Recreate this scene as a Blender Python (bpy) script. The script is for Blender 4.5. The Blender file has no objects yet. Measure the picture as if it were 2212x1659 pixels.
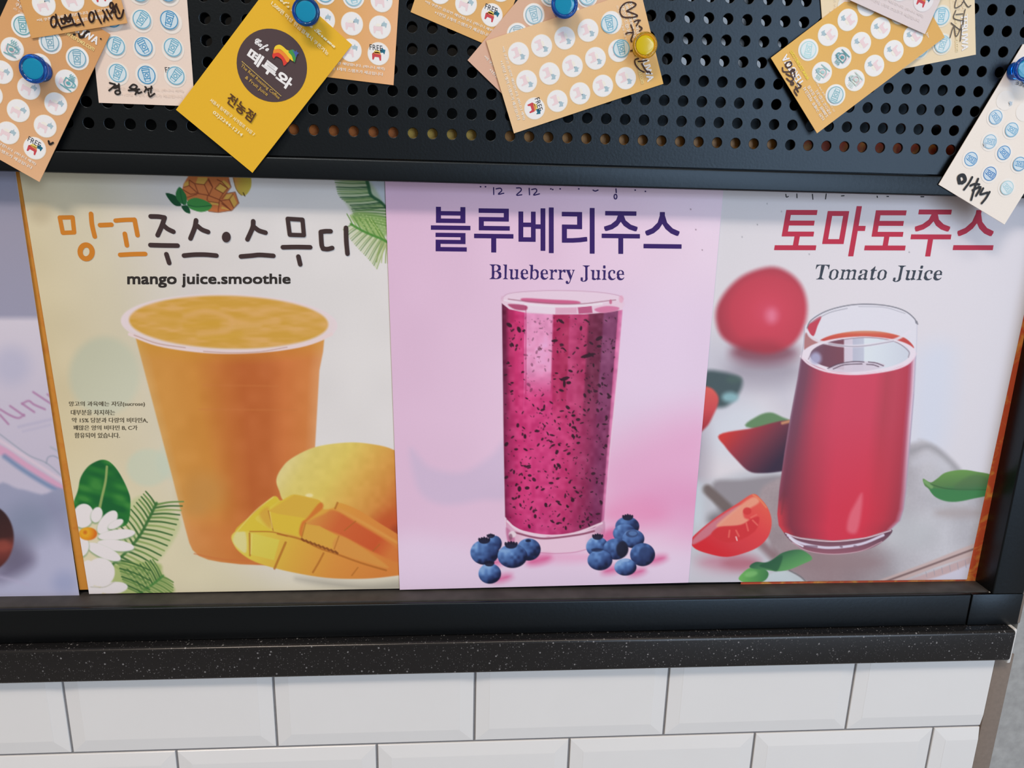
import bpy, bmesh, math, random
import numpy as np
from mathutils import Vector, Matrix
from mathutils.geometry import tessellate_polygon

SCN = bpy.context.scene
COL = SCN.collection
random.seed(4)

# ------------------------------------------------------------------ scale
SC = 0.011            # one hole pitch of the perforated panel, in metres
Z0 = 1.35             # height of the lowest hole row above the floor
def W(x, y, z):
    return Vector((x * SC, y * SC, Z0 + z * SC))

# ------------------------------------------------------------------ camera
FPX = 1600.0
YAW, PITCH, ROLL = 0.0778770, 0.2518739, -0.0255920
CAM = np.array([2.29536, -40.30067, -2.86922])          # in pitches
def cam_axes():
    c, s = math.cos, math.sin
    fwd = np.array([s(YAW) * c(PITCH), c(YAW) * c(PITCH), -s(PITCH)])
    right = np.array([c(YAW), -s(YAW), 0.0])
    down = np.cross(fwd, right)
    r2 = c(ROLL) * right + s(ROLL) * down
    d2 = -s(ROLL) * right + c(ROLL) * down
    return r2, d2, fwd
CR, CD, CF = cam_axes()
cam_data = bpy.data.cameras.new('camera')
cam_data.sensor_width = 36.0
cam_data.lens = FPX / 2212.0 * 36.0
cam_data.clip_start = 0.01
cam = bpy.data.objects.new('camera', cam_data)
COL.objects.link(cam)
cam.matrix_world = Matrix(((CR[0], -CD[0], -CF[0], CAM[0] * SC),
                           (CR[1], -CD[1], -CF[1], CAM[1] * SC),
                           (CR[2], -CD[2], -CF[2], Z0 + CAM[2] * SC),
                           (0, 0, 0, 1)))
SCN.camera = cam

# ------------------------------------------------------------------ light
SCN.view_settings.view_transform = 'Standard'
SCN.view_settings.look = 'None'
SCN.view_settings.gamma = 1.0
SCN.view_settings.use_curve_mapping = False
SCN.view_settings.exposure = -0.09
world = bpy.data.worlds.new('room_light')
SCN.world = world
world.use_nodes = True
world.node_tree.nodes['Background'].inputs[0].default_value = (1.0, 0.87, 0.74, 1)
world.node_tree.nodes['Background'].inputs[1].default_value = 0.29

def area(name, loc, target, sx, sy, power, color):
    d = bpy.data.lights.new(name, 'AREA')
    d.shape = 'RECTANGLE'; d.size = sx; d.size_y = sy
    d.energy = power; d.color = color
    o = bpy.data.objects.new(name, d)
    COL.objects.link(o)
    o.location = loc
    o.rotation_euler = (Vector(target) - Vector(loc)).to_track_quat('-Z', 'Y').to_euler()
    return o
area('ceiling_lamp_left', (-0.75, -1.65, 3.2), (-0.75, -1.65, 0), 0.90, 0.40, 43, (1.0, 0.84, 0.72))
area('ceiling_lamp_right', (0.60, -1.40, 3.2), (0.60, -1.40, 0), 0.90, 0.40, 13, (1.0, 0.88, 0.77))
area('window_daylight', (2.10, -3.52, 2.25), (2.10, 0.0, 2.25), 2.1, 1.0, 74, (0.67, 0.81, 1.0))
area('glass_door_daylight', (2.55, -3.52, 0.85), (2.55, 0.0, 0.85), 2.4, 1.5, 56, (0.67, 0.81, 1.0))

# ------------------------------------------------------------------ small helpers
KALB = 0.86
def s2l(c):
    c = np.asarray(c, float) / 255.0
    return np.where(c <= 0.04045, c / 12.92, ((c + 0.055) / 1.055) ** 2.4)
def alb(*rgb):
    v = np.clip(s2l(rgb) / KALB, 0, 0.9)
    return (float(v[0]), float(v[1]), float(v[2]), 1.0)

def material(name, color=(0.5, 0.5, 0.5, 1), rough=0.5, spec=0.5, attr=False, noise=0.0, nscale=200.0,
             bump=0.0, trans=0.0, ior=1.45, metallic=0.0):
    m = bpy.data.materials.new(name)
    m.use_nodes = True
    nt = m.node_tree
    b = nt.nodes['Principled BSDF']
    b.inputs['Base Color'].default_value = color
    b.inputs['Roughness'].default_value = rough
    b.inputs['Specular IOR Level'].default_value = spec
    b.inputs['Transmission Weight'].default_value = trans
    b.inputs['IOR'].default_value = ior
    b.inputs['Metallic'].default_value = metallic
    src = None
    if attr:
        a = nt.nodes.new('ShaderNodeAttribute'); a.attribute_name = 'Col'
        src = a.outputs['Color']
    if noise > 0 or bump > 0:
        tc = nt.nodes.new('ShaderNodeTexCoord')
        n = nt.nodes.new('ShaderNodeTexNoise'); n.inputs['Scale'].default_value = nscale; n.inputs['Detail'].default_value = 4
        nt.links.new(tc.outputs['Object'], n.inputs['Vector'])
        if noise > 0:
            mr = nt.nodes.new('ShaderNodeMapRange')
            mr.inputs['To Min'].default_value = 1 - noise; mr.inputs['To Max'].default_value = 1 + noise
            nt.links.new(n.outputs['Fac'], mr.inputs['Value'])
            mx = nt.nodes.new('ShaderNodeMix'); mx.data_type = 'RGBA'; mx.blend_type = 'MULTIPLY'
            mx.inputs['Factor'].default_value = 1.0
            if src: nt.links.new(src, mx.inputs['A'])
            else: mx.inputs['A'].default_value = color
            nt.links.new(mr.outputs['Result'], mx.inputs['B'])
            src = mx.outputs['Result']
        if bump > 0:
            bp = nt.nodes.new('ShaderNodeBump'); bp.inputs['Strength'].default_value = bump; bp.inputs['Distance'].default_value = 0.001
            nt.links.new(n.outputs['Fac'], bp.inputs['Height'])
            nt.links.new(bp.outputs['Normal'], b.inputs['Normal'])
    if src: nt.links.new(src, b.inputs['Base Color'])
    return m

M_PRINT = material('printed_paper', rough=0.42, spec=0.28, attr=True, noise=0.02, nscale=900)
M_CARD = material('coupon_card', rough=0.6, spec=0.25, attr=True, noise=0.03, nscale=1200)
M_INK = material('ink', rough=0.55, spec=0.25, attr=True, noise=0.02, nscale=900)
M_PAPER = material('paper_edge', alb(214, 212, 212), 0.55, 0.3, noise=0.03, nscale=600)
M_BLACK = material('black_painted_steel', (0.0016, 0.0016, 0.0018, 1), 0.37, 0.56, noise=0.12, nscale=500, bump=0.06)
M_PANEL = material('black_panel_paint', (0.0016, 0.0016, 0.0018, 1), 0.37, 0.56, noise=0.12, nscale=700, bump=0.08)
for m_ in (M_BLACK, M_PANEL): m_.node_tree.nodes['Principled BSDF'].inputs['Specular Tint'].default_value = (0.68, 0.85, 1.0, 1)
M_LEDGE = material('dusty_black_ledge', (0.055, 0.052, 0.050, 1), 0.6, 0.3, noise=0.45, nscale=90)
M_GLOSSB = material('gloss_black', (0.003, 0.003, 0.0035, 1), 0.04, 0.5, noise=0.02)
M_TILE = material('white_glazed_tile', alb(216, 217, 217), 0.16, 0.5, noise=0.015, nscale=40)
M_GROUT = material('grey_grout', alb(120, 120, 122), 0.9, 0.2, noise=0.15, nscale=400)
M_CONC = material('raw_concrete', alb(150, 152, 152), 0.9, 0.2, noise=0.28, nscale=160, bump=0.5)
M_CAULK = material('brown_grout', alb(120, 110, 102), 0.8, 0.2, noise=0.15, nscale=300, bump=0.3)
M_WCAULK = material('white_caulk', alb(205, 205, 203), 0.5, 0.3, noise=0.08, nscale=300, bump=0.3)
M_STEEL = material('steel', (0.6, 0.6, 0.6, 1), 0.25, 0.5, metallic=1.0, noise=0.02)

def stone_material():
    m = material('speckled_black_stone', (0.012, 0.012, 0.013, 1), 0.22, 0.5)
    nt = m.node_tree; b = nt.nodes['Principled BSDF']
    tc = nt.nodes.new('ShaderNodeTexCoord')
    prev = None
    for sc, th, br in ((460, 0.22, 0.16), (260, 0.19, 0.24), (800, 0.28, 0.07)):
        v = nt.nodes.new('ShaderNodeTexVoronoi'); v.inputs['Scale'].default_value = sc
        nt.links.new(tc.outputs['Object'], v.inputs['Vector'])
        mr = nt.nodes.new('ShaderNodeMapRange'); mr.inputs['From Min'].default_value = th; mr.inputs['From Max'].default_value = th * 0.45
        nt.links.new(v.outputs['Distance'], mr.inputs['Value'])
        # only some cells carry a chip
        sep = nt.nodes.new('ShaderNodeSeparateColor'); nt.links.new(v.outputs['Color'], sep.inputs[0])
        gt = nt.nodes.new('ShaderNodeMath'); gt.operation = 'GREATER_THAN'; gt.inputs[1].default_value = 0.58
        nt.links.new(sep.outputs[0], gt.inputs[0])
        mu = nt.nodes.new('ShaderNodeMath'); mu.operation = 'MULTIPLY'
        nt.links.new(mr.outputs['Result'], mu.inputs[0]); nt.links.new(gt.outputs[0], mu.inputs[1])
        mx = nt.nodes.new('ShaderNodeMix'); mx.data_type = 'RGBA'
        nt.links.new(mu.outputs[0], mx.inputs['Factor'])
        if prev: nt.links.new(prev, mx.inputs['A'])
        else: mx.inputs['A'].default_value = (0.012, 0.012, 0.013, 1)
        mx.inputs['B'].default_value = (br, br, br * 1.02, 1)
        prev = mx.outputs['Result']
    nt.links.new(prev, b.inputs['Base Color'])
    return m
M_STONE = stone_material()

def thing(name, label, cat, loc, group=None):
    o = bpy.data.objects.new(name, None)
    o.empty_display_size = 0.01
    COL.objects.link(o)
    o.location = loc
    o['label'] = label; o['category'] = cat
    if group: o['group'] = group
    return o
def tag(o, label, cat, group=None):
    o['label'] = label; o['category'] = cat
    if group: o['group'] = group
    return o

def mesh_obj(name, verts, faces, mat, parent=None, cols=None, smooth=False):
    me = bpy.data.meshes.new(name)
    verts = np.asarray(verts, np.float32)
    if isinstance(faces, np.ndarray):
        nf, k = faces.shape
        me.vertices.add(len(verts)); me.vertices.foreach_set('co', verts.ravel())
        me.loops.add(nf * k); me.loops.foreach_set('vertex_index', faces.astype(np.int32).ravel())
        me.polygons.add(nf)
        me.polygons.foreach_set('loop_start', np.arange(0, nf * k, k, dtype=np.int32))
        me.update(calc_edges=True)
        me.validate()
    else:
        me.from_pydata([tuple(v) for v in verts], [], faces)
    if cols is not None:
        a = me.color_attributes.new('Col', 'FLOAT_COLOR', 'POINT')
        c4 = np.ones((len(verts), 4), np.float32); c4[:, :3] = cols
        a.data.foreach_set('color', c4.ravel())
    me.polygons.foreach_set('use_smooth', np.full(len(me.polygons), bool(smooth)))
    me.materials.append(mat)
    o = bpy.data.objects.new(name, me)
    COL.objects.link(o)
    if parent: o.parent = parent
    return o

def box_bm(bm, x0, x1, y0, y1, z0, z1, bev=0.0, seg=2):
    r = bmesh.ops.create_cube(bm, size=1.0)
    vs = r['verts']
    for v in vs:
        v.co = ((x0 + x1) / 2 + v.co.x * (x1 - x0), (y0 + y1) / 2 + v.co.y * (y1 - y0), (z0 + z1) / 2 + v.co.z * (z1 - z0))
    if bev > 0:
        es = list({e for v in vs for e in v.link_edges})
        bmesh.ops.bevel(bm, geom=es, offset=bev, segments=seg, affect='EDGES', profile=0.5)
def box(name, x0, x1, y0, y1, z0, z1, mat, bev=0.0, seg=2, parent=None):
    """box in pitches; vertices relative to the parent (or to its own centre)"""
    org = parent.location if parent else W((x0 + x1) / 2, (y0 + y1) / 2, (z0 + z1) / 2)
    a = W(x0, y0, z0) - org; b = W(x1, y1, z1) - org
    bm = bmesh.new()
    box_bm(bm, a.x, b.x, a.y, b.y, a.z, b.z, bev * SC, seg)
    me = bpy.data.meshes.new(name); bm.to_mesh(me); bm.free()
    me.materials.append(mat)
    if bev > 0:
        for p in me.polygons: p.use_smooth = True
        me.set_sharp_from_angle(angle=math.radians(40)) if hasattr(me, 'set_sharp_from_angle') else None
    o = bpy.data.objects.new(name, me); COL.objects.link(o)
    if parent: o.parent = parent
    else: o.location = org
    return o

# ------------------------------------------------------------------ planes: photo point -> point on a real plane y = A + B z
def ray(px, py):
    return CR * ((px - 1106.0) / FPX) + CD * ((py - 829.5) / FPX) + CF
def pix3(px, py, A=0.0, B=0.0):
    d = ray(px, py)
    t = (A + B * CAM[2] - CAM[1]) / (d[1] - B * d[2])
    return CAM + t * d
def project(X, Y, Z):
    qx, qy, qz = X - CAM[0], Y - CAM[1], Z - CAM[2]
    a = qx * CR[0] + qy * CR[1] + qz * CR[2]
    b = qx * CD[0] + qy * CD[1] + qz * CD[2]
    c = qx * CF[0] + qy * CF[1] + qz * CF[2]
    return a / c * FPX + 1106.0, b / c * FPX + 829.5

class Frame:
    """flat sheet frame: origin + right/up/normal in pitches"""
    def __init__(s, origin, right, normal):
        s.o = np.array(origin, float)
        s.n = np.array(normal, float); s.n /= np.linalg.norm(s.n)
        r = np.array(right, float); r -= s.n * (r @ s.n); s.x = r / np.linalg.norm(r)
        s.y = np.cross(s.n, s.x)
    def loc(s, px, py):
        d = ray(px, py)
        t = ((s.o - CAM) @ s.n) / (d @ s.n)
        q = CAM + t * d - s.o
        return np.array([q @ s.x, q @ s.y])
    def matrix(s):
        o = W(*s.o)
        return Matrix(((s.x[0], s.y[0], s.n[0], o.x), (s.x[1], s.y[1], s.n[1], o.y), (s.x[2], s.y[2], s.n[2], o.z), (0, 0, 0, 1)))

# ------------------------------------------------------------------ lettering
_text_cache = {}
def text_polys(body, offset=0.0):
    key = (body, offset)
    if key in _text_cache: return _text_cache[key]
    c = bpy.data.curves.new('txt', 'FONT'); c.body = body; c.offset = offset; c.resolution_u = 3
    o = bpy.data.objects.new('txt', c)
    me = bpy.data.meshes.new_from_object(o)
    me.calc_loop_triangles()
    v = np.empty(len(me.vertices) * 3, np.float32); me.vertices.foreach_get('co', v); v = v.reshape(-1, 3)[:, :2].astype(float)
    f = np.empty(len(me.loop_triangles) * 3, np.int32); me.loop_triangles.foreach_get('vertices', f); f = f.reshape(-1, 3)
    bpy.data.objects.remove(o); bpy.data.curves.remove(c); bpy.data.meshes.remove(me)
    lo, hi = v.min(0), v.max(0)
    v = (v - lo) / (hi - lo)
    _text_cache[key] = (v, f)
    return v, f

def serif_polys(body, thin):
    """bold roman letters slimmed sideways to a book weight"""
    key = (body, 'serif', thin)
    if key in _text_cache: return _text_cache[key]
    c = bpy.data.curves.new('txt', 'FONT'); c.body = body; c.resolution_u = 4; c.fill_mode = 'NONE'
    o = bpy.data.objects.new('txt', c)
    me = bpy.data.meshes.new_from_object(o)
    co = np.array([v.co[:2] for v in me.vertices])
    nb = {}
    for e in me.edges:
        a, b = e.vertices
        nb.setdefault(a, []).append(b); nb.setdefault(b, []).append(a)
    loops, seen = [], set()
    for s in range(len(co)):
        if s in seen or len(nb.get(s, ())) != 2: continue
        lp = [s]; seen.add(s); cur = s
        while True:
            nx = [k for k in nb[cur] if k not in seen]
            if not nx: break
            cur = nx[0]; seen.add(cur); lp.append(cur)
        loops.append(lp)
    bpy.data.objects.remove(o); bpy.data.curves.remove(c); bpy.data.meshes.remove(me)
    A = np.concatenate([co[l] for l in loops]); B = np.concatenate([co[np.roll(l, -1)] for l in loops])
    new = []
    for lp in loops:
        P = co[lp]; Q = P.copy()
        T = np.roll(P, -1, 0) - np.roll(P, 1, 0)
        N = np.c_[T[:, 1], -T[:, 0]]; N /= (np.linalg.norm(N, axis=1, keepdims=True) + 1e-9)
        for i, p in enumerate(P):
            if P[:, 1].min() < -0.1: break                    # descenders keep their weight
            y = p[1] + 1e-5
            m = (A[:, 1] > y) != (B[:, 1] > y)
            if not m.any(): continue
            xs = A[m, 0] + (y - A[m, 1]) / (B[m, 1] - A[m, 1]) * (B[m, 0] - A[m, 0])
            right = np.sort(xs[xs > p[0] + 1e-4]); left = np.sort(xs[xs < p[0] - 1e-4])
            inside_r = len(right) % 2 == 1 and abs(N[i, 0]) > 0.5
            inside_l = len(left) % 2 == 1 and abs(N[i, 0]) > 0.5
            if inside_r and not inside_l: w, sg = right[0] - p[0], 1
            elif inside_l and not inside_r: w, sg = p[0] - left[-1], -1
            elif abs(N[i, 0]) > 0.5 and len(right) and len(left):
                continue
            else: continue
            if w > 0.06 and w < 0.3:
                Q[i, 0] += sg * min(thin, 0.35 * (w - 0.05)) * min(1.0, max(0.0, (abs(N[i, 0]) - 0.955) / 0.035))
        new.append(Q)
    area2 = lambda P: 0.5 * np.sum(P[:, 0] * np.roll(P[:, 1], -1) - np.roll(P[:, 0], -1) * P[:, 1])
    def inside(pt, P):
        a, b = P, np.roll(P, -1, 0); m = (a[:, 1] > pt[1]) != (b[:, 1] > pt[1])
        xs = a[m, 0] + (pt[1] - a[m, 1]) / (b[m, 1] - a[m, 1]) * (b[m, 0] - a[m, 0])
        return int(np.sum(xs > pt[0])) % 2 == 1
    holes = [any(k is not l and abs(area2(k)) > abs(area2(l)) and all(inside(q, k) for q in l[::3]) for k in new) for l in new]
    out = []
    for l, hol in zip(new, holes):
        if hol: continue
        c = bpy.data.curves.new('out', 'CURVE'); c.dimensions = '2D'; c.fill_mode = 'FRONT'
        for g in [l] + [k for k, hk in zip(new, holes) if hk and all(inside(q, l) for q in k[::3])]:
            sp = c.splines.new('POLY'); sp.points.add(len(g) - 1); sp.use_cyclic_u = True
            for i, q in enumerate(g): sp.points[i].co = (q[0], q[1], 0, 1)
        o = bpy.data.objects.new('out', c)
        me = bpy.data.meshes.new_from_object(o); me.calc_loop_triangles()
        out.append((np.array([p.co[:2] for p in me.vertices]), np.array([tuple(t.vertices) for t in me.loop_triangles], np.int32)))
        bpy.data.objects.remove(o); bpy.data.curves.remove(c); bpy.data.meshes.remove(me)
    av = np.concatenate([v for v, f in out]); lo, hi = av.min(0), av.max(0)
    out = [((v - lo) / (hi - lo), f) for v, f in out]
    _text_cache[key] = out
    return out

# ------------------------------------------------------------------ curves in the sheet
def smooth_pts(P, closed, n=6):
    P = np.asarray(P, float)
    k = len(P)
    if k < 3: return P
    out = []
    rng = range(k) if closed else range(k - 1)
    for i in rng:
        p1, p2 = P[i], P[(i + 1) % k]
        p0 = P[(i - 1) % k] if closed or i > 0 else 2 * p1 - p2
        p3 = P[(i + 2) % k] if closed or i + 2 < k else 2 * p2 - p1
        for t in np.arange(n) / n:
            out.append(0.5 * ((2 * p1) + (-p0 + p2) * t + (2 * p0 - 5 * p1 + 4 * p2 - p3) * t * t + (-p0 + 3 * p1 - 3 * p2 + p3) * t ** 3))
    if not closed: out.append(P[-1])
    return np.array(out)
def ell_pts(cx, cy, rx, ry, rot=0, n=28):
    t = np.arange(n) / n * 2 * math.pi
    x, y = rx * np.cos(t), ry * np.sin(t); c, s = math.cos(rot), math.sin(rot)
    return np.c_[cx + c * x - s * y, cy + s * x + c * y]

class Print:
    """flat ink layers on one sheet, gathered into one mesh"""
    def __init__(s, frame): s.f = frame; s.v = []; s.t = []; s.c = []; s.n = 0; s.h = 0.010
    def layer(s, k=1): s.h += 0.004 * k
    def add(s, V, F, rgb):
        V = np.asarray(V, float)
        s.v.append(np.c_[V, np.full(len(V), s.h)]); s.t.append(np.asarray(F, np.int32) + s.n)
        s.c.append(np.tile(np.array(alb(*rgb)[:3]), (len(V), 1))); s.n += len(V)
    def poly(s, P, rgb):
        P = np.asarray(P, float)
        tri = tessellate_polygon([[Vector((p[0], p[1], 0)) for p in P]])
        if tri: s.add(P, tri, rgb)
    def px(s, P): return np.array([s.f.loc(a, b) for a, b in P])
    def ribbon(s, P, width, rgb, closed=False, sm=True, taper=False):
        P = np.asarray(P, float)
        s.h += 0.0005
        if sm: P = smooth_pts(P, closed, 4)
        k = len(P)
        if closed: T = np.roll(P, -1, 0) - np.roll(P, 1, 0)
        else: T = np.gradient(P, axis=0)
        T /= np.linalg.norm(T, axis=1, keepdims=True) + 1e-9
        N = np.c_[-T[:, 1], T[:, 0]]
        w = np.full((k, 1), width / 2.0)
        if taper:
            u = np.linspace(0, 1, k)[:, None]; w = w * (0.55 + 0.45 * np.sin(np.clip(u * 1.15, 0, 1) * math.pi))
        V = np.concatenate([P + N * w, P - N * w])
        F = []
        for i in range(k if closed else k - 1):
            j = (i + 1) % k
            F += [(i, i + k, j + k), (i, j + k, j)]
        s.add(V, F, rgb)
        if not closed:
            for e in (0, k - 1):
                s.h += 0.0005
                C = ell_pts(P[e, 0], P[e, 1], w[e, 0], w[e, 0], 0, 12)
                s.add(C, [(0, i, i + 1) for i in range(1, 11)], rgb)
    def text(s, body, quad_px, rgb, bold=0.0, serif=None, four=True):
        q = s.px(quad_px)                                     # TL TR BR BL
        for v, f in (serif_polys(body, serif) if serif else [text_polys(body)]):
            a, b = v[:, :1], v[:, 1:]
            P = (1 - a) * (1 - b) * q[3] + a * (1 - b) * q[2] + a * b * q[1] + (1 - a) * b * q[0]
            s.strike(P, f, rgb, bold * np.linalg.norm(q[0] - q[3]), four)
    def strike(s, P, f, rgb, e, four):
        # heavier weights are struck several times, each a hair above the last
        offs = [(0, 0)] if e == 0 else ([(-e, e), (e, e), (e, -e), (-e, -e)] if four else [(-e, 0), (e, 0)])
        for o in offs:
            s.h += 0.0006; s.add(P + np.array(o), f, rgb)
    def text_loc(s, body, x, y, w, h, rgb, bold=0.0, shear=0.0, four=False):
        v, f = text_polys(body)
        s.strike(np.c_[x + v[:, 0] * w + shear * v[:, 1] * h, y + v[:, 1] * h], f, rgb, bold * h, four)
    def build(s, name, parent):
        V = np.concatenate(s.v) * SC; F = np.concatenate(s.t); C = np.concatenate(s.c)
        # all triangles face the viewer
        p = V[F]; nz = np.cross(p[:, 1] - p[:, 0], p[:, 2] - p[:, 0])[:, 2]
        F[nz < 0] = F[nz < 0][:, ::-1]
        return mesh_obj(name, V, F, M_INK, parent, C)

# ------------------------------------------------------------------ printed pictures, one colour per fine mesh vertex
def vnoise(U, V, sc, seed):
    g = np.random.RandomState(seed).rand(64, 64)
    x, y = U / sc, V / sc
    xi, yi = np.floor(x).astype(int), np.floor(y).astype(int)
    fx, fy = x - xi, y - yi
    fx = fx * fx * (3 - 2 * fx); fy = fy * fy * (3 - 2 * fy)
    a, b = g[yi % 64, xi % 64], g[yi % 64, (xi + 1) % 64]
    c, d = g[(yi + 1) % 64, xi % 64], g[(yi + 1) % 64, (xi + 1) % 64]
    return (a * (1 - fx) + b * fx) * (1 - fy) + (c * (1 - fx) + d * fx) * fy
def ramp(t, stops):
    ts = [s[0] for s in stops]; cs = np.array([s[1] for s in stops], float)
    return np.stack([np.interp(t, ts, cs[:, k]) for k in range(3)], -1)
def lin(p0, p1, *stops):
    p0 = np.array(p0, float); d = np.array(p1, float) - p0; L = d @ d
    return lambda u, v: ramp(((u - p0[0]) * d[0] + (v - p0[1]) * d[1]) / L, stops)
def rad(c, r, *stops, ry=None):
    ry = ry or r
    return lambda u, v: ramp(np.hypot((u - c[0]) / r, (v - c[1]) / ry), stops)

class Art:
    def __init__(s, U, V): s.sh = U.shape; s.U = U.ravel(); s.V = V.ravel(); s.C = np.zeros((s.U.size, 3))
    def _put(s, idx, cov, color):
        u, v = s.U[idx], s.V[idx]
        c = color(u, v) if callable(color) else np.array(color, float)[None, :]
        s.C[idx] = s.C[idx] * (1 - cov[:, None]) + c * cov[:, None]
    def _in(s, x0, y0, x1, y1):
        return np.flatnonzero((s.U > x0) & (s.U < x1) & (s.V > y0) & (s.V < y1))
    @staticmethod
    def _cov(sd, soft):
        c = np.clip(0.5 - sd / soft, 0, 1); return c * c * (3 - 2 * c)
    def fill(s, color): s._put(np.arange(s.U.size), np.ones(s.U.size), color)
    def poly(s, P, color, soft=2.0, alpha=1.0, sm=True):
        P = smooth_pts(P, True, 5) if sm else np.asarray(P, float)
        lo, hi = P.min(0) - soft, P.max(0) + soft
        idx = s._in(lo[0], lo[1], hi[0], hi[1])
        if not idx.size: return
        u, v = s.U[idx], s.V[idx]
        d2 = np.full(idx.size, 1e9); ins = np.zeros(idx.size, bool)
        for a, b in zip(P, np.roll(P, -1, 0)):
            ex, ey = b - a; wx, wy = u - a[0], v - a[1]
            t = np.clip((wx * ex + wy * ey) / (ex * ex + ey * ey + 1e-12), 0, 1)
            d2 = np.minimum(d2, (wx - ex * t) ** 2 + (wy - ey * t) ** 2)
            cr = (a[1] > v) != (b[1] > v)
            if cr.any():
                ins ^= cr & (u < a[0] + (v - a[1]) / (ey if ey else 1e-9) * ex)
        sd = np.sqrt(d2) * np.where(ins, -1, 1)
        s._put(idx, s._cov(sd, soft) * alpha, color)
    def ell(s, cx, cy, rx, ry, color, soft=2.0, alpha=1.0, rot=0.0):
        R = max(rx, ry) + soft
        idx = s._in(cx - R, cy - R, cx + R, cy + R)
        if not idx.size: return
        dx, dy = s.U[idx] - cx, s.V[idx] - cy; c, n = math.cos(rot), math.sin(rot)
        x, y = c * dx + n * dy, -n * dx + c * dy
        k = np.hypot(x / rx, y / ry)
        g = np.hypot(x / rx ** 2, y / ry ** 2) / np.maximum(k, 1e-6)
        sd = (k - 1) / np.maximum(g, 1.0 / max(rx, ry))
        s._put(idx, s._cov(sd, soft) * alpha, color)
    def line(s, P, w, color, soft=2.0, alpha=1.0, sm=True, w2=None):
        P = smooth_pts(P, False, 5) if sm and len(P) > 2 else np.asarray(P, float)
        W2 = np.linspace(w, w if w2 is None else w2, len(P)) / 2
        lo, hi = P.min(0) - soft - W2.max(), P.max(0) + soft + W2.max()
        idx = s._in(lo[0], lo[1], hi[0], hi[1])
        if not idx.size: return
        u, v = s.U[idx], s.V[idx]; sd = np.full(idx.size, 1e9)
        for i in range(len(P) - 1):
            a, b = P[i], P[i + 1]; ex, ey = b - a; wx, wy = u - a[0], v - a[1]
            t = np.clip((wx * ex + wy * ey) / (ex * ex + ey * ey + 1e-12), 0, 1)
            sd = np.minimum(sd, np.hypot(wx - ex * t, wy - ey * t) - (W2[i] * (1 - t) + W2[i + 1] * t))
        s._put(idx, s._cov(sd, soft) * alpha, color)
    def frond(s, spine, n, l0, l1, ang0, ang1, side, colors, w=3.2, soft=2.2, curve=0.25):
        S = smooth_pts(spine, False, 8)
        for i in range(n):
            t = (i + 0.5) / n; k = t * (len(S) - 1); j = int(k); f = k - j
            p = S[j] * (1 - f) + S[min(j + 1, len(S) - 1)] * f
            L = l0 + (l1 - l0) * t; a = math.radians(ang0 + (ang1 - ang0) * t)
            d = np.array([math.cos(a), math.sin(a)]); q = np.array([-d[1], d[0]]) * side
            s.line([p, p + d * L * 0.5 + q * L * curve * 0.35, p + d * L + q * L * curve], w, colors[i % len(colors)], soft, 0.9, True, w * 0.7)

def poster_print(parent, frame, quad, paint, name='printed_picture', step=2.0):
    """quad: photo points TL TR BR BL on the sheet"""
    q = np.array([frame.loc(a, b) for a, b in quad])
    nx = int(max(np.hypot(quad[1][0] - quad[0][0], quad[1][1] - quad[0][1]), np.hypot(quad[2][0] - quad[3][0], quad[2][1] - quad[3][1])) / step) + 1
    ny = int(np.hypot(quad[3][0] - quad[0][0], quad[3][1] - quad[0][1]) / step) + 1
    a, b = np.meshgrid(np.linspace(0, 1, nx), np.linspace(0, 1, ny))
    a, b = a[..., None], b[..., None]
    L = (1 - a) * (1 - b) * q[0] + a * (1 - b) * q[1] + a * b * q[2] + (1 - a) * b * q[3]
    P3 = frame.o + L[..., :1] * frame.x + L[..., 1:] * frame.y
    U, V = project(P3[..., 0], P3[..., 1], P3[..., 2])
    art = Art(U, V); paint(art)
    cols = np.clip(s2l(np.clip(art.C, 0, 255)) / KALB, 0, 0.9)
    idx = np.arange(nx * ny).reshape(ny, nx)
    F = np.stack([idx[:-1, :-1], idx[1:, :-1], idx[1:, 1:], idx[:-1, 1:]], -1).reshape(-1, 4)
    V3 = np.c_[L.reshape(-1, 2), np.full(nx * ny, 0.004)] * SC
    return mesh_obj(name, V3, F, M_PRINT, parent, cols)

def sheet_solid(parent, frame, quad, thick=0.03, name='sheet', mat=None, cols=None):
    q = np.array([frame.loc(a, b) for a, b in quad])
    V = np.concatenate([np.c_[q, np.zeros(4)], np.c_[q, np.full(4, -thick)]]) * SC
    F = [(0, 3, 2, 1), (4, 5, 6, 7), (0, 1, 5, 4), (1, 2, 6, 5), (2, 3, 7, 6), (3, 0, 4, 7)]
    return mesh_obj(name, V, F, mat or M_PAPER, parent, cols)
# ================================================================== the setting
def structure(o): o['kind'] = 'structure'; return o

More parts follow.
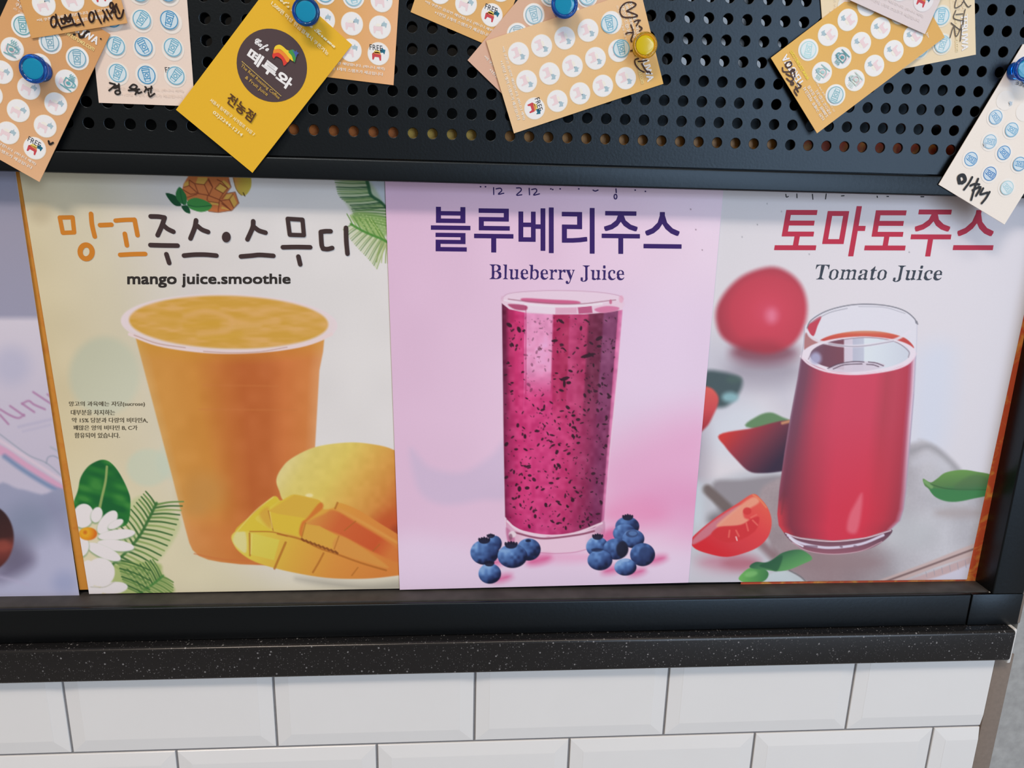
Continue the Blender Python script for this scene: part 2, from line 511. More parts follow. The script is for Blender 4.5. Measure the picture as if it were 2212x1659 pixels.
TW, TX0, TZA, TH = 12.3608, -21.1303, -36.9526, 6.18
wall = structure(box('wall_back', -48, 38.9, 0.10, 1.9, -62, -30.0, M_GROUT))
def tile_obj(x0, x1, z0, z1, cut_right):
    j = 0.075
    x0 += j; z0 += j; z1 -= j
    if not cut_right: x1 -= j
    bz = min(0.85, (x1 - x0) * 0.4)
    rings = []
    for ins, y in ((0.0, 0.30), (0.0, 0.03), (0.03, 0.0), (0.86, -0.105), (0.92, -0.112)):
        i = min(ins, bz)
        r = (0.02 if ins else 0.0) if cut_right else i
        rings.append([(x0 + i, y, z0 + ins), (x1 - r, y, z0 + ins), (x1 - r, y, z1 - ins), (x0 + i, y, z1 - ins)])
    org = W((x0 + x1) / 2, 0, (z0 + z1) / 2)
    V = [W(*p) - wall.location for r in rings for p in r]
    F = []
    for k in range(len(rings) - 1):
        for i in range(4):
            F.append((k * 4 + i, k * 4 + (i + 1) % 4, k * 4 + 4 + (i + 1) % 4, k * 4 + 4 + i))
    n = (len(rings) - 1) * 4
    F.append((n, n + 1, n + 2, n + 3))
    return mesh_obj('tile', V, F, M_TILE, wall)
XEND = 37.75
for row in range(4):
    z1 = TZA + TH - row * TH; z0 = z1 - TH
    for k in range(-3, 5):
        a = TX0 + (k + (0.5 if row % 2 else 0.0)) * TW; b = a + TW
        if a > XEND: continue
        tile_obj(a, min(b, XEND), z0, z1, b > XEND)

structure(box('wall_right', 38.9, 80, 0.02, 1.9, -62, 18, M_CONC))
structure(box('trim_1', 37.80, 39.05, -0.06, 0.5, -62, -31.4, M_CAULK, 0.04))
structure(box('trim_2', 38.60, 38.95, -0.05, 0.6, -29.1, 18, M_CAULK, 0.03))

# stone ledge with the white caulk bead at its end
sill = tag(box('stone_ledge', -48, 38.06, -1.0, 1.6, -31.27, -29.06, M_STONE, 0.22, 4), 'speckled black stone ledge between the black frame and the white tiles', 'ledge')
structure(box('trim_3', 38.0, 38.30, -0.75, 0.4, -31.62, -29.1, M_WCAULK, 0.12, 3))

# black steel display frame
fr = thing('display_frame', 'black painted steel frame around the juice posters and perforated panel', 'frame', W(-5, 0, -29.03))
box('middle_rail', -48, 36.44, -0.30, 1.05, -2.43, -1.365, M_BLACK, 0.10, 3, fr)
box('gap_shade_strip', -48, 36.44, 0.50, 0.60, -1.40, -1.22, M_BLACK, 0, 1, fr)  # black strip added behind the panel gap, standing in for its shade
box('bottom_rail', -48, 35.08, -0.30, -0.02, -29.04, -26.84, M_BLACK, 0.11, 3, fr)
box('corner_block', 35.13, 38.58, -0.30, -0.02, -29.04, -26.84, M_BLACK, 0.06, 2, fr)
box('side_stile', 36.44, 38.58, -0.30, 1.75, -26.85, 18, M_BLACK, 0.10, 3, fr)
box('glazing_ledge', -48, 36.5, 0.06, 1.75, -29.04, -26.80, M_LEDGE, 0.06, 2, fr)
box('back_board', -48, 36.44, 1.62, 1.78, -26.80, 18, M_BLACK, 0, 1, fr)

# perforated panel: every hole cut through, with a rounded lip
def perforated_panel():
    n = 24
    ang = np.arange(n) * 2 * math.pi / n
    c, s = np.cos(ang), np.sin(ang)
    sq = np.maximum(np.abs(c), np.abs(s))
    prof = [(0.5 / sq, 0.0), (np.full(n, 0.285), 0.0), (np.full(n, 0.268), 0.008), (np.full(n, 0.258), 0.03), (np.full(n, 0.256), 0.12)]
    V0 = np.concatenate([np.c_[c * r, np.full(n, y), s * r] for r, y in prof])
    F0 = []
    for k in range(len(prof) - 1):
        for i in range(n):
            j = (i + 1) % n
            F0.append((k * n + i, k * n + n + i, k * n + n + j, k * n + j))
    F0 = np.array(F0)
    V, F = [], []
    m = 0
    for iz in range(0, 13):
        for ix in range(-32, 36):
            V.append(V0 + np.array([ix, 0, iz])); F.append(F0 + m); m += len(V0)
    for x0, x1, z0, z1 in ((-32.5, 36.42, -1.30, -0.5), (35.5, 36.42, -0.5, 12.5), (-48, -32.5, -1.30, 12.5), (-48, 36.42, 12.5, 18)):
        V.append(np.array([(x0, 0, z0), (x1, 0, z0), (x1, 0, z1), (x0, 0, z1)])); F.append(np.array([(0, 1, 2, 3)]) + m); m += 4
    V.append(np.array([(-48, 0, -1.30), (36.42, 0, -1.30), (36.42, 0.47, -1.30), (-48, 0.47, -1.30)])); F.append(np.array([(0, 3, 2, 1)]) + m)
    V = np.concatenate(V); F = np.concatenate(F)
    o = mesh_obj('perforated_panel', (V) * SC, F, M_PANEL)
    o.location = W(0, 0, 0)
    return tag(o, 'black perforated metal panel full of round holes above the posters', 'panel')
perforated_panel()
tag(box('gloss_panel', -48, 36.4, 0.42, 0.52, 3.45, 18, M_GLOSSB, 0.02, 1), 'glossy black sheet behind the perforated panel', 'panel')

# the window behind the viewer, only ever seen as a reflection
wf = bmesh.new()
wx0, wx1, wz0, wz1, wy = 1.05, 3.15, 1.75, 2.75, -3.47
def wbar(x0, x1, z0, z1): box_bm(wf, x0, x1, wy - 0.02, wy + 0.02, z0, z1)
for x in (wx0, wx0 + 0.42, wx0 + 0.84, wx0 + 1.26, wx0 + 1.68, wx1): wbar(x - 0.03, x + 0.03, wz0, wz1)
for z in (wz0, wz0 + 0.36, wz1): wbar(wx0, wx1, z - 0.03, z + 0.03)
wme = bpy.data.meshes.new('window_1'); wf.to_mesh(wme); wf.free(); wme.materials.append(M_BLACK)
structure(bpy.data.objects.new('window_1', wme)); COL.objects.link(bpy.data.objects['window_1'])

# old sheets left behind the posters
def old_sheet(name, px_quad, y, c1, c2, label, extra=None):
    f = Frame(pix3(*px_quad[3], y), (1, 0, 0), (0, -1, 0))
    m = bpy.data.materials.new(name); m.use_nodes = True
    nt = m.node_tree; b = nt.nodes['Principled BSDF']; b.inputs['Roughness'].default_value = 0.5
    tc = nt.nodes.new('ShaderNodeTexCoord'); n = nt.nodes.new('ShaderNodeTexNoise'); n.inputs['Scale'].default_value = 95; n.inputs['Detail'].default_value = 6
    n.inputs['Distortion'].default_value = 1.2
    cr = nt.nodes.new('ShaderNodeValToRGB'); cr.color_ramp.elements[0].position = 0.50; cr.color_ramp.elements[1].position = 0.72
    cr.color_ramp.elements[0].color = alb(*c1); cr.color_ramp.elements[1].color = alb(*c2)
    nt.links.new(tc.outputs['Object'], n.inputs['Vector']); nt.links.new(n.outputs['Fac'], cr.inputs['Fac']); nt.links.new(cr.outputs['Color'], b.inputs['Base Color'])
    o = sheet_solid(None, f, px_quad, 0.02, name, m)
    o.matrix_world = f.matrix()
    return tag(o, label, 'poster', 'old posters behind the new ones')
old_sheet('old_poster', [(22, 338), (500, 350), (560, 1264), (172, 1274)], 1.34, (196, 132, 50), (190, 118, 44), 'orange edged old poster showing as a strip beside the mango poster')
old_sheet('old_poster', [(612, 264), (872, 272), (872, 345), (612, 336)], 0.40, (170, 95, 35), (140, 75, 25), 'brown orange old sheet seen through lowest holes above the mango poster')
old_sheet('old_poster', [(874, 272), (1040, 277), (1040, 349), (874, 345)], 0.40, (175, 145, 60), (150, 120, 50), 'olive yellow old sheet seen through lowest holes above the pink poster')
old_sheet('old_poster', [(1085, 279), (1688, 298), (1688, 367), (1085, 350)], 0.40, (150, 105, 45), (120, 85, 35), 'dull brown old sheet seen through lowest holes above the pink poster')
old_sheet('old_poster', [(1722, 292), (2310, 315), (2109.5, 1259), (1600, 1262)], 1.34, (204, 86, 52), (226, 158, 74), 'red orange old poster with flaking colours showing beyond the tomato poster')

structure(box('floor', -300, 500, -600, 2.0, -Z0 / SC - 4, -Z0 / SC, material('grey_floor', (0.32, 0.31, 0.30, 1), 0.35, 0.4, noise=0.1, nscale=8)))
# ================================================================== posters
def poster(label, quad, y, paint, step=1.6):
    f = Frame(pix3(*quad[3], y), (1, 0, 0), (0, -1, 0))
    t = thing('poster', label, 'poster', W(*f.o))
    t.matrix_world = f.matrix()
    sheet_solid(t, f, quad)
    poster_print(t, f, quad, paint, step=step)
    return t, f

# ---------------------------------------------------------------- lavender poster at the far left
def paint_left(a):
    a.fill(lin((0, 380), (0, 1290), (0, (140, 142, 162)), (.12, (150, 148, 166)), (.33, (150, 150, 172)), (.345, (204, 198, 210)), (.5, (196, 190, 206)), (.7, (190, 184, 202)), (1, (186, 188, 212))))
    a.ell(25, 790, 40, 40, (170, 172, 198), 50, .55)
    m = (168, 124, 162)
    for st in ([(0, 884), (22, 897), (40, 903), (52, 896)], [(22, 877), (52, 898)], [(48, 872), (74, 890)], [(48, 872), (62, 866), (74, 874), (97, 884)], [(72, 847), (113, 874)], [(103, 852), (112, 860)], [(0, 896), (18, 916)]):
        a.line(st, 4.5, m, 5, .85)
    a.line([(40, 922), (115, 905)], 5, (172, 168, 194), 8, .6)
    a.line([(50, 932), (108, 918)], 4, (176, 172, 196), 8, .6)
    a.poly([(-10, 958), (20, 972), (60, 1000), (142, 1052), (150, 1068), (140, 1066), (70, 1022), (20, 990), (-10, 978)], (206, 160, 188), 8)
    a.line([(-5, 948), (60, 990), (140, 1042)], 7, (214, 196, 210), 8, .8)
    a.line([(10, 986), (50, 1015), (100, 1046), (146, 1070)], 10, (112, 134, 170), 11, .85)
    a.line([(0, 938), (60, 982), (100, 1000), (136, 1030)], 3, (148, 156, 172), 5, .7)
    a.line([(100, 1000), (104, 988), (116, 985), (130, 992)], 3, (140, 150, 168), 4, .7)
    a.line([(110, 966), (128, 976)], 4, (160, 168, 182), 6, .7)
    a.poly([(-10, 1062), (40, 1056), (90, 1068), (150, 1072), (190, 1300), (-10, 1300)], lin((40, 1060), (120, 1280), (0, (150, 154, 180)), (.3, (140, 146, 172)), (.6, (172, 174, 200)), (1, (178, 180, 206))), 10)
    a.line([(110, 1090), (130, 1120), (150, 1165)], 26, (136, 138, 166), 40, .5)
    a.ell(60, 1130, 42, 40, (126, 136, 160), 60, .6)
    a.ell(140, 1258, 26, 24, (150, 158, 192), 40, .7)
    a.line([(0, 1245), (60, 1210)], 24, (112, 106, 134), 46, .7)
    a.ell(20, 1200, 44, 38, (88, 82, 104), 60, .7)
    a.ell(-28, 1162, 58, 72, lin((-20, 1100), (10, 1240), (0, (52, 36, 38)), (.45, (66, 40, 40)), (.62, (128, 62, 56)), (1, (60, 34, 36))), 6)
    a.ell(6, 1178, 16, 12, (140, 70, 60), 16, .8)
    a.line([(0, 1246), (60, 1262)], 5, (178, 172, 200), 14, .6)
lq = [tuple(project(-39.0, 1.18, -1.75)), (30, 351), (171.5, 1289), tuple(project(-38.6, 1.18, -26.60))]
poster('pale lavender poster with blurred mauve lettering beside the mango poster', lq, 1.18, paint_left, 2.5)

# ---------------------------------------------------------------- mango poster
def paint_mango(a):
    a.fill(lin((130, 900), (640, 760), (0, (206, 194, 158)), (.35, (207, 200, 176)), (.65, (212, 208, 204)), (1, (216, 214, 213))))
    a.poly([(150, 1020), (330, 1080), (600, 1240), (880, 1230), (880, 1300), (180, 1300)], (214, 206, 174), 160, .9)
    n = vnoise(a.U, a.V, 70, 3)
    a.C += ((n - .5) * 7)[:, None]
    a.ell(226, 812, 76, 84, lin((160, 740), (290, 880), (0, (180, 186, 164)), (1, (196, 202, 182))), 26, .75)
    a.ell(320, 1010, 46, 40, (190, 204, 184), 16, .6)
    a.ell(372, 996, 34, 40, (192, 204, 186), 20, .5)
    a.ell(88, 462, 22, 22, (188, 174, 142), 30, .5)
    # cup body
    xl = lambda v: np.interp(v, [700, 720, 1190, 1206], [287, 291, 413, 424]); xr = lambda v: np.interp(v, [700, 730, 800, 960, 1220], [704, 701, 691, 681, 668])
    def body(u, v):
        s = (u - xl(v)) / (xr(v) - xl(v))
        c = ramp(s, [(0, (206, 160, 96)), (.06, (204, 146, 72)), (.28, (200, 136, 62)), (.45, (190, 112, 55)), (.56, (184, 101, 52)), (.7, (186, 103, 54)), (.8, (201, 118, 64)), (.93, (204, 126, 68)), (1, (212, 150, 100))])
        top = np.clip((790 + (s - .5) ** 2 * -60 - v) / 60, 0, 1)[:, None] * .75
        c = c * (1 - top) + np.array([200, 148, 50]) * top
        lowp = np.clip((v - 1090) / 60, 0, 1)[:, None]
        c2 = ramp(s, [(0, (206, 138, 80)), (.3, (200, 120, 62)), (1, (196, 112, 58))])
        c = c * (1 - lowp * .8) + c2 * lowp * .8
        return c + ((vnoise(u, v, 26, 8) - .5) * 7)[:, None]
    a.poly([(287, 704), (291, 722), (330, 870), (372, 1030), (400, 1140), (409, 1173), (416, 1188), (430, 1201), (450, 1209), (476, 1214), (520, 1219), (570, 1221), (668, 1222), (672, 1100), (681, 960), (690, 800), (698, 760), (703, 706)], body, 4, sm=False)
    a.ell(440, 1062, 44, 40, (188, 138, 76), 60, .6)
    a.ell(420, 1100, 26, 16, (186, 140, 80), 30, .35)
    a.line([(420, 1196), (480, 1208), (560, 1212)], 3, (196, 110, 60), 4, .6)
    for yy, x0, x1 in ((832, 440, 600), (884, 430, 640)):
        a.line([(x0, yy), (x1, yy + 2)], 3, (196, 120, 66), 6, .45)
    # rim and surface
    a.ell(495, 698, 234, 63, (222, 208, 212), 5, .95, .025)
    a.ell(495, 701, 225, 59, (205, 186, 182), 4, .5, .025)
    a.ell(495, 698, 229, 60, (221, 208, 210), 4, .95, .025)
    def juice(u, v):
        n = vnoise(u, v * 4.2, 46, 21) * .6 + vnoise(u, v * 4, 22, 5) * .4
        return ramp(n, [(.25, (202, 156, 66)), (.5, (207, 161, 80)), (.75, (213, 167, 98))])
    a.ell(494, 696, 215, 57, juice, 8, 1, .025)
    for st, cc in (([(402, 672), (440, 665), (470, 668)], (204, 158, 62)), ([(400, 704), (440, 700), (470, 698)], (202, 156, 58)), ([(430, 728), (480, 728), (520, 722)], (204, 160, 64)), ([(400, 682), (450, 672), (500, 690), (490, 714), (430, 722)], (214, 168, 104)), ([(500, 692), (545, 700), (600, 694)], (214, 168, 102)), ([(480, 712), (520, 706), (560, 704)], (212, 168, 100))):
        a.line(st, 10, cc, 14, .75)
    a.line([(280, 722), (340, 744), (420, 757), (495, 761), (580, 757), (660, 744), (716, 722)], 7, (224, 206, 206), 4)
    a.line([(290, 724), (340, 742), (400, 751)], 2.5, (186, 158, 152), 3, .8)
    a.line([(440, 759), (495, 762), (560, 760), (620, 750)], 2, (176, 140, 128), 3, .7)
    # whole mango
    def mg(u, v):
        c = ramp((u - 600) / 262 + (v - 1010) / 420, [(0, (218, 206, 146)), (.22, (214, 198, 112)), (.5, (216, 194, 98)), (.75, (214, 168, 82)), (1.0, (205, 138, 66)), (1.25, (192, 92, 48))])
        return c + ((vnoise(u, v, 12, 9) - .5) * 8)[:, None]
    a.poly([(597, 1036), (608, 1012), (630, 990), (680, 966), (747, 956), (801, 959), (851, 972), (905, 1010), (905, 1200), (700, 1150), (620, 1090), (603, 1060)], mg, 4)
    a.ell(850, 1136, 44, 30, (188, 84, 44), 46, .8)
    a.ell(862, 1148, 18, 14, (150, 62, 36), 20, .7)
    a.ell(668, 1070, 8, 4, (232, 220, 170), 6, .8)
    # cut mango
    a.poly([(640, 1250), (780, 1262), (880, 1254), (880, 1276), (760, 1272)], (158, 154, 142), 26, .8)
    def cm(u, v):
        return ramp((u - 500) / 360 + (v - 1150) / 900, [(0, (216, 200, 92)), (.18, (212, 190, 72)), (.42, (212, 166, 66)), (.7, (212, 142, 64)), (1, (208, 128, 60))])
    a.poly([(500, 1158), (510, 1146), (530, 1126), (556, 1101), (591, 1072), (606, 1081), (620, 1074), (636, 1068), (665, 1074), (691, 1082), (699, 1100), (725, 1095), (732, 1086), (769, 1099), (812, 1125), (900, 1185), (900, 1236), (860, 1243), (790, 1250), (704, 1248), (617, 1233), (552, 1214), (517, 1192), (503, 1172)], cm, 4)
    a.poly([(503, 1168), (512, 1148), (530, 1150), (532, 1192), (516, 1186)], (214, 208, 146), 6, .9)
    a.poly([(545, 1152), (604, 1166), (592, 1210), (541, 1198)], lin((540, 1150), (600, 1210), (0, (212, 200, 88)), (1, (208, 192, 76))), 4, 1, False)
    a.poly([(508, 1145), (552, 1106), (590, 1074), (600, 1082), (566, 1108), (552, 1122), (580, 1142), (586, 1150), (540, 1148)], (210, 186, 58), 4, .8)
    a.poly([(560, 1112), (580, 1096), (584, 1140)], (204, 152, 60), 10, .7)
    a.poly([(580, 1104), (604, 1084), (636, 1069), (691, 1082), (694, 1098), (664, 1122), (656, 1126), (650, 1160), (590, 1142)], (212, 182, 62), 3, 1, False)
    a.poly([(580, 1104), (636, 1069), (690, 1082), (664, 1120), (640, 1116), (600, 1110)], (208, 168, 66), 4, .9, False)
    a.poly([(664, 1118), (690, 1086), (697, 1098), (660, 1130), (652, 1158), (646, 1150), (652, 1128)], (204, 112, 50), 6, .9)
    a.poly([(660, 1130), (700, 1110), (722, 1102), (766, 1126), (860, 1186), (860, 1214), (806, 1192), (740, 1158), (690, 1140)], lin((680, 1110), (840, 1200), (0, (206, 140, 66)), (.3, (200, 98, 54)), (.8, (196, 84, 46)), (1, (206, 118, 58))), 8, .95)
    a.poly([(658, 1132), (690, 1136), (732, 1160), (722, 1186), (652, 1162)], (210, 162, 68), 4, .95, False)
    a.poly([(732, 1158), (780, 1182), (840, 1226), (790, 1214), (722, 1188)], (210, 146, 70), 6, .9)
    a.line([(732, 1100), (790, 1132), (858, 1172)], 6, (214, 150, 74), 6, .8)
    for st, w in (([(540, 1148), (587, 1149), (620, 1158)], 2.5), ([(600, 1153), (647, 1164), (690, 1184), (725, 1196), (780, 1216), (834, 1232)], 4), ([(660, 1130), (652, 1160)], 2.5), ([(580, 1104), (590, 1146)], 2.2), ([(617, 1172), (605, 1200), (593, 1228)], 5), ([(699, 1195), (688, 1216), (676, 1236)], 4), ([(773, 1226), (760, 1243)], 2.5), ([(539, 1152), (540, 1200)], 3.5), ([(732, 1158), (722, 1186)], 2), ([(729, 1086), (724, 1098)], 4), ([(768, 1126), (744, 1146)], 2.4), ([(820, 1176), (806, 1190)], 2.4)):
        a.line(st, w, (168, 100, 40), 3, .75)
    for k in range(9):
        x = 652 + k * 9; a.line([(x, 1164 + k * 3.4), (x + 5, 1168 + k * 3.4)], 4.5, (120, 64, 30), 2.5, .8)
    a.line([(512, 1148), (552, 1103), (590, 1074)], 2, (222, 206, 120), 3, .8)
    a.line([(583, 1106), (588, 1140)], 2, (226, 206, 120), 3, .7)
    a.line([(544, 1154), (542, 1196)], 2, (224, 212, 130), 3, .7)
    # leaf, fern and flower in the corner
    g = (64, 104, 56); g2 = (104, 138, 76); g3 = (136, 160, 96); pale = (192, 200, 140)
    a.poly([(330, 1080), (380, 1112), (388, 1140), (360, 1190), (330, 1215), (240, 1225), (230, 1180), (270, 1150), (276, 1095), (300, 1072)], (184, 194, 140), 12, .7)
    sp = [(338, 1087), (322, 1120), (300, 1160), (270, 1195), (240, 1222)]
    a.frond(sp, 19, 58, 66, -22, 28, 1, [g2, g, g3, g], 4.8)
    a.frond(sp[:4], 13, 34, 60, -112, -112, -1, [g, g2], 4.6)
    a.line(sp, 6, (58, 108, 56), 4, .9)
    a.poly([(250, 1220), (340, 1216), (352, 1240), (372, 1262), (366, 1282), (250, 1282)], (156, 176, 104), 10, .8)
    sp2 = [(352, 1244), (330, 1262), (300, 1282)]
    a.frond(sp2, 11, 24, 70, 12, 24, 1, [g2, g3], 4.6)
    a.frond(sp2, 11, 40, 60, -104, -112, -1, [g2, g], 4.2)
    a.line(sp2, 5, (76, 132, 66), 4, .9)
    a.frond([(256, 1206), (262, 1240), (272, 1270)], 11, 70, 60, 4, 16, 1, [g, g2, g3], 4.2)
    def leaf(u, v):
        n = vnoise(u, v * 2.2 - u * .6, 26, 12)
        return ramp(n, [(.2, (28, 96, 50)), (.5, (40, 114, 52)), (.8, (60, 132, 60))])
    a.poly([(223, 993), (205, 998), (188, 1010), (174, 1032), (168, 1060), (158, 1095), (180, 1112), (215, 1120), (250, 1138), (276, 1130), (282, 1085), (276, 1058), (258, 1022), (240, 1000)], leaf, 3)
    a.line([(231, 1008), (228, 1040), (220, 1075), (214, 1104)], 5, (150, 168, 102), 3, .9, True, 6)
    pet = (224, 219, 219)
    for cx, cy, rx, ry, ro in ((180, 1114, 22, 26, .2), (209, 1112, 12, 17, .3), (232, 1128, 30, 15, -.9), (250, 1132, 18, 8, -.5), (252, 1155, 40, 11, -.12), (250, 1178, 40, 12, .12), (224, 1192, 40, 13, .42), (176, 1180, 16, 22, .1)):
        a.ell(cx, cy + 2.5, rx + 1, ry + 1, (124, 156, 112), 6, .75, ro)
        a.ell(cx, cy, rx, ry, pet, 3.5, 1, ro)
    a.ell(190, 1153, 20, 14, rad((184, 1150), 22, (0, (196, 96, 30)), (.3, (222, 166, 44)), (.7, (216, 140, 36)), (1, (206, 110, 36))), 4)
    a.ell(217, 1236, 31, 31, pet, 4); a.ell(190, 1242, 18, 32, pet, 4); a.ell(246, 1270, 30, 13, pet, 4, 1, -.1); a.ell(200, 1278, 22, 12, pet, 4)
    a.line([(196, 1268), (226, 1268), (248, 1256)], 2, (180, 178, 160), 3, .7)
    # palm at the upper right
    a.poly([(770, 388), (842, 388), (842, 450), (826, 440), (800, 424)], (176, 186, 196), 10, .9)
    d, e, h = (44, 84, 52), (84, 122, 70), (128, 154, 98)
    sp = [(790, 380), (796, 402), (802, 422), (822, 436), (838, 452)]
    a.poly([(728, 396), (792, 388), (832, 448), (838, 470), (770, 462), (752, 446)], (150, 170, 124), 10, .6)
    a.frond(sp, 20, 70, 66, 176, 166, 1, [d, e, h, e, (168, 184, 146)], 3.6, 2.4, .12)
    a.frond([(838, 446), (840, 470), (840, 492)], 7, 78, 70, 186, 200, -1, [d, e, e], 3.2, 2.2, .15)
    a.line(sp, 8, (34, 82, 52), 4, .9, True, 5)
    sp = [(758, 484), (782, 498), (804, 508), (824, 516), (838, 524)]
    a.poly([(758, 470), (776, 458), (836, 470), (838, 500), (824, 514), (790, 500)], (120, 158, 82), 8, .8)
    a.frond(sp, 11, 26, 60, -112, -118, -1, [(98, 140, 64), (150, 178, 104)], 3.0, 2.2, .1)
    a.frond(sp, 24, 20, 62, 156, 118, -1, [(108, 140, 76), (190, 200, 156), (146, 168, 104)], 3.4, 2.4, .12)
    a.frond([(824, 516), (838, 524), (842, 532)], 5, 50, 36, 122, 100, -1, [(140, 160, 96), (170, 182, 126)], 3.4)
    a.line(sp, 5, (70, 132, 52), 3.5, .9)
    for i in range(7):
        for j in range(5):
            a.ell(776 + i * 8 + j * 3, 462 + j * 7.5 + i * 2.2, 1.3, 1.3, (176, 198, 136), 1.6, .8)
    # sliced mango drawing
    def q(P): return [(340 + x / 10.055, 370 + y / 10.055) for x, y in P]
    base, dk, li = (196, 116, 66), (120, 56, 36), (206, 162, 78)
    a.poly(q([(700, 60), (1540, 60), (1600, 340), (1500, 480), (1690, 450), (1770, 690), (1620, 850), (1320, 895), (1120, 870), (650, 640), (540, 390), (570, 270)]), base, 2.5, 1, False)
    for P in ([(570, 360), (590, 250), (690, 200), (690, 310)], [(830, 270), (880, 130), (1090, 130), (1080, 200), (1020, 290)], [(1250, 380), (1360, 260), (1515, 370), (1430, 480)], [(1380, 240), (1440, 190), (1530, 260), (1600, 340), (1540, 370)], [(1570, 600), (1640, 500), (1730, 690), (1660, 800)], [(1440, 600), (1500, 500), (1640, 490), (1560, 610)], [(1120, 640), (1330, 680), (1330, 740), (1180, 720)], [(1400, 760), (1580, 840), (1380, 810)]):
        a.poly(q(P), li, 1.6, 1, False)
    for st in ([(540, 390), (720, 500), (870, 480), (1100, 520), (1350, 620), (1600, 850)], [(690, 310), (870, 470)], [(700, 195), (810, 270), (890, 480)], [(830, 270), (1020, 290), (1120, 510)], [(1020, 290), (1100, 180), (1200, 350), (1120, 520)], [(1250, 380), (1430, 480), (1350, 610)], [(1250, 380), (1360, 260), (1530, 370), (1430, 480)], [(1500, 480), (1400, 600)], [(1350, 620), (1320, 880)], [(1380, 640), (1560, 610), (1660, 800)], [(1560, 610), (1640, 500)], [(1090, 530), (1080, 620)], [(1100, 650), (1330, 690)], [(1400, 700), (1600, 850)], [(570, 350), (690, 310), (690, 200)], [(650, 570), (860, 500)], [(1300, 180), (1400, 230), (1530, 370)], [(1110, 160), (1200, 340)]):
        a.line(q(st), 2.0, dk, 2.0, .85, False)
    a.line(q([(1500, 480), (1690, 450), (1770, 690), (1620, 850), (1320, 895), (1120, 870)]), 2.2, (134, 92, 70), 2, .8, False)
    a.line(q([(1540, 180), (1600, 340), (1500, 470)]), 2.6, (140, 90, 76), 2.4, .8, False)
    gl, gd, gm = (62, 136, 68), (20, 74, 46), (42, 112, 60)
    a.poly(q([(180, 480), (330, 500), (430, 570), (520, 740), (400, 750), (280, 650)]), gd, 2)
    a.poly(q([(480, 340), (590, 460), (640, 580), (620, 720), (520, 700), (420, 600), (400, 470)]), gm, 2)
    a.poly(q([(520, 760), (640, 740), (700, 820), (710, 915), (600, 880)]), gd, 2)
    a.poly(q([(640, 680), (720, 600), (860, 580), (1050, 640), (1185, 740), (1120, 840), (960, 885), (800, 850), (690, 790)]), gl, 2)
    a.line(q([(660, 730), (850, 770), (1180, 745)]), 1.6, gd, 2, .8)
    a.line(q([(500, 420), (520, 560), (560, 720)]), 1.6, gd, 2, .7)
    a.poly(q([(1650, 60), (1990, 60), (2040, 310), (1960, 480), (1870, 530), (1760, 460), (1690, 330)]), lin((505, 390), (540, 400), (0, (202, 138, 76)), (.45, (188, 158, 68)), (1, (192, 172, 72))), 2)
    a.line(q([(1645, 100), (1690, 330), (1760, 460), (1830, 525)]), 1.6, (120, 90, 50), 1.8, .8)
    a.line(q([(1865, 465), (1900, 540)]), 2, (70, 50, 30), 1.8)
mq = [(38.5, 350), (850, 372), (880, 1271), (192.5, 1283)]
t, f = poster('cream poster of a mango smoothie cup with cut mango', mq, 1.20, paint_mango)
p = Print(f)
org, brn = (198, 124, 42), (62, 48, 48)
def wr(P, c, closed=False, w=9.6):
    if closed:
        for i in range(len(P)): wr([P[i], P[(i + 1) % len(P)]], c, False, w)
    else: p.ribbon(p.px(P), w / 40.0, c, False, len(P) > 2)
wr([(129.5, 470), (157, 469.5), (160.5, 502), (136, 503)], org, True, 9)
for st in ([(197, 462), (199, 485), (205, 511)], [(216.5, 486.4), (241, 485.4)], [(270, 505), (274.5, 530)], [(260, 550.5), (288, 549), (314, 548.5)]): wr(st, org)
wr([(250, 476.5), (270, 475), (291, 474.5)], org, False, 9); wr([(291, 474.5), (297.5, 508)], org)
p.ribbon(p.px(ell_pts(186.6, 544, 13, 15)), .27, org, True, False)
for st in ([(326, 467.5), (343, 468), (356, 470)], [(356, 470), (350, 488), (341, 508)], [(352, 485), (362, 494), (375, 500.5)], [(325.5, 529.3), (350, 530), (384, 530.5)], [(360, 549), (366, 568)],
           [(424, 476), (421, 492), (412, 515)], [(427, 488), (437, 496), (450, 501)], [(398, 552), (420, 550), (445, 550), (468, 552)],
           [(547.5, 478), (546, 492), (535, 517)], [(549, 490), (560, 498), (574, 502.5)], [(521, 554), (545, 552), (562, 550.5), (591, 552.5)],
           [(611.5, 534), (640, 533.5), (670.5, 534)], [(645, 554), (649, 571)],
           [(714.5, 499.5), (703, 499.5), (693.5, 501)], [(693.5, 501), (695.5, 530), (700, 537)], [(698, 537), (708, 538), (718, 535.5)], [(747.8, 492), (748.5, 520), (751, 548)]): wr(st, brn, False, 9.8)
wr([(622, 472.5), (654, 474.5), (657, 508), (626.5, 507)], brn, True, 9)
p.poly(p.px(ell_pts(489.6, 512, 9.5, 11.5)), brn)
p.build('title_lettering', t)
p = Print(f)
p.text('mango juice.smoothie', [(276, 590), (627, 592), (627, 619), (276, 621)], (48, 44, 42), 0.03)
p.build('lettering', t)
p = Print(f)
small = (88, 80, 62)
for s_, x0, x1, y0, y1 in (('망고의 과육에는 자당(sucrose)', 149.5, 313, 867, 879), ('대부분을 차지하는', 153.5, 248.5, 885, 896.5), ('약 15% 당분과 다량의 비타민A,', 155.5, 319, 902, 913.5), ('꽤많은 양의 비타민 B, C가', 158.5, 297, 918.5, 929.5), ('함유되어 있습니다.', 161.5, 259, 934.5, 946)):
    p.text(s_, [(x0, y0), (x1, y0), (x1, y1), (x0, y1)], small, 0.03, None, False)
p.build('small_print', t)

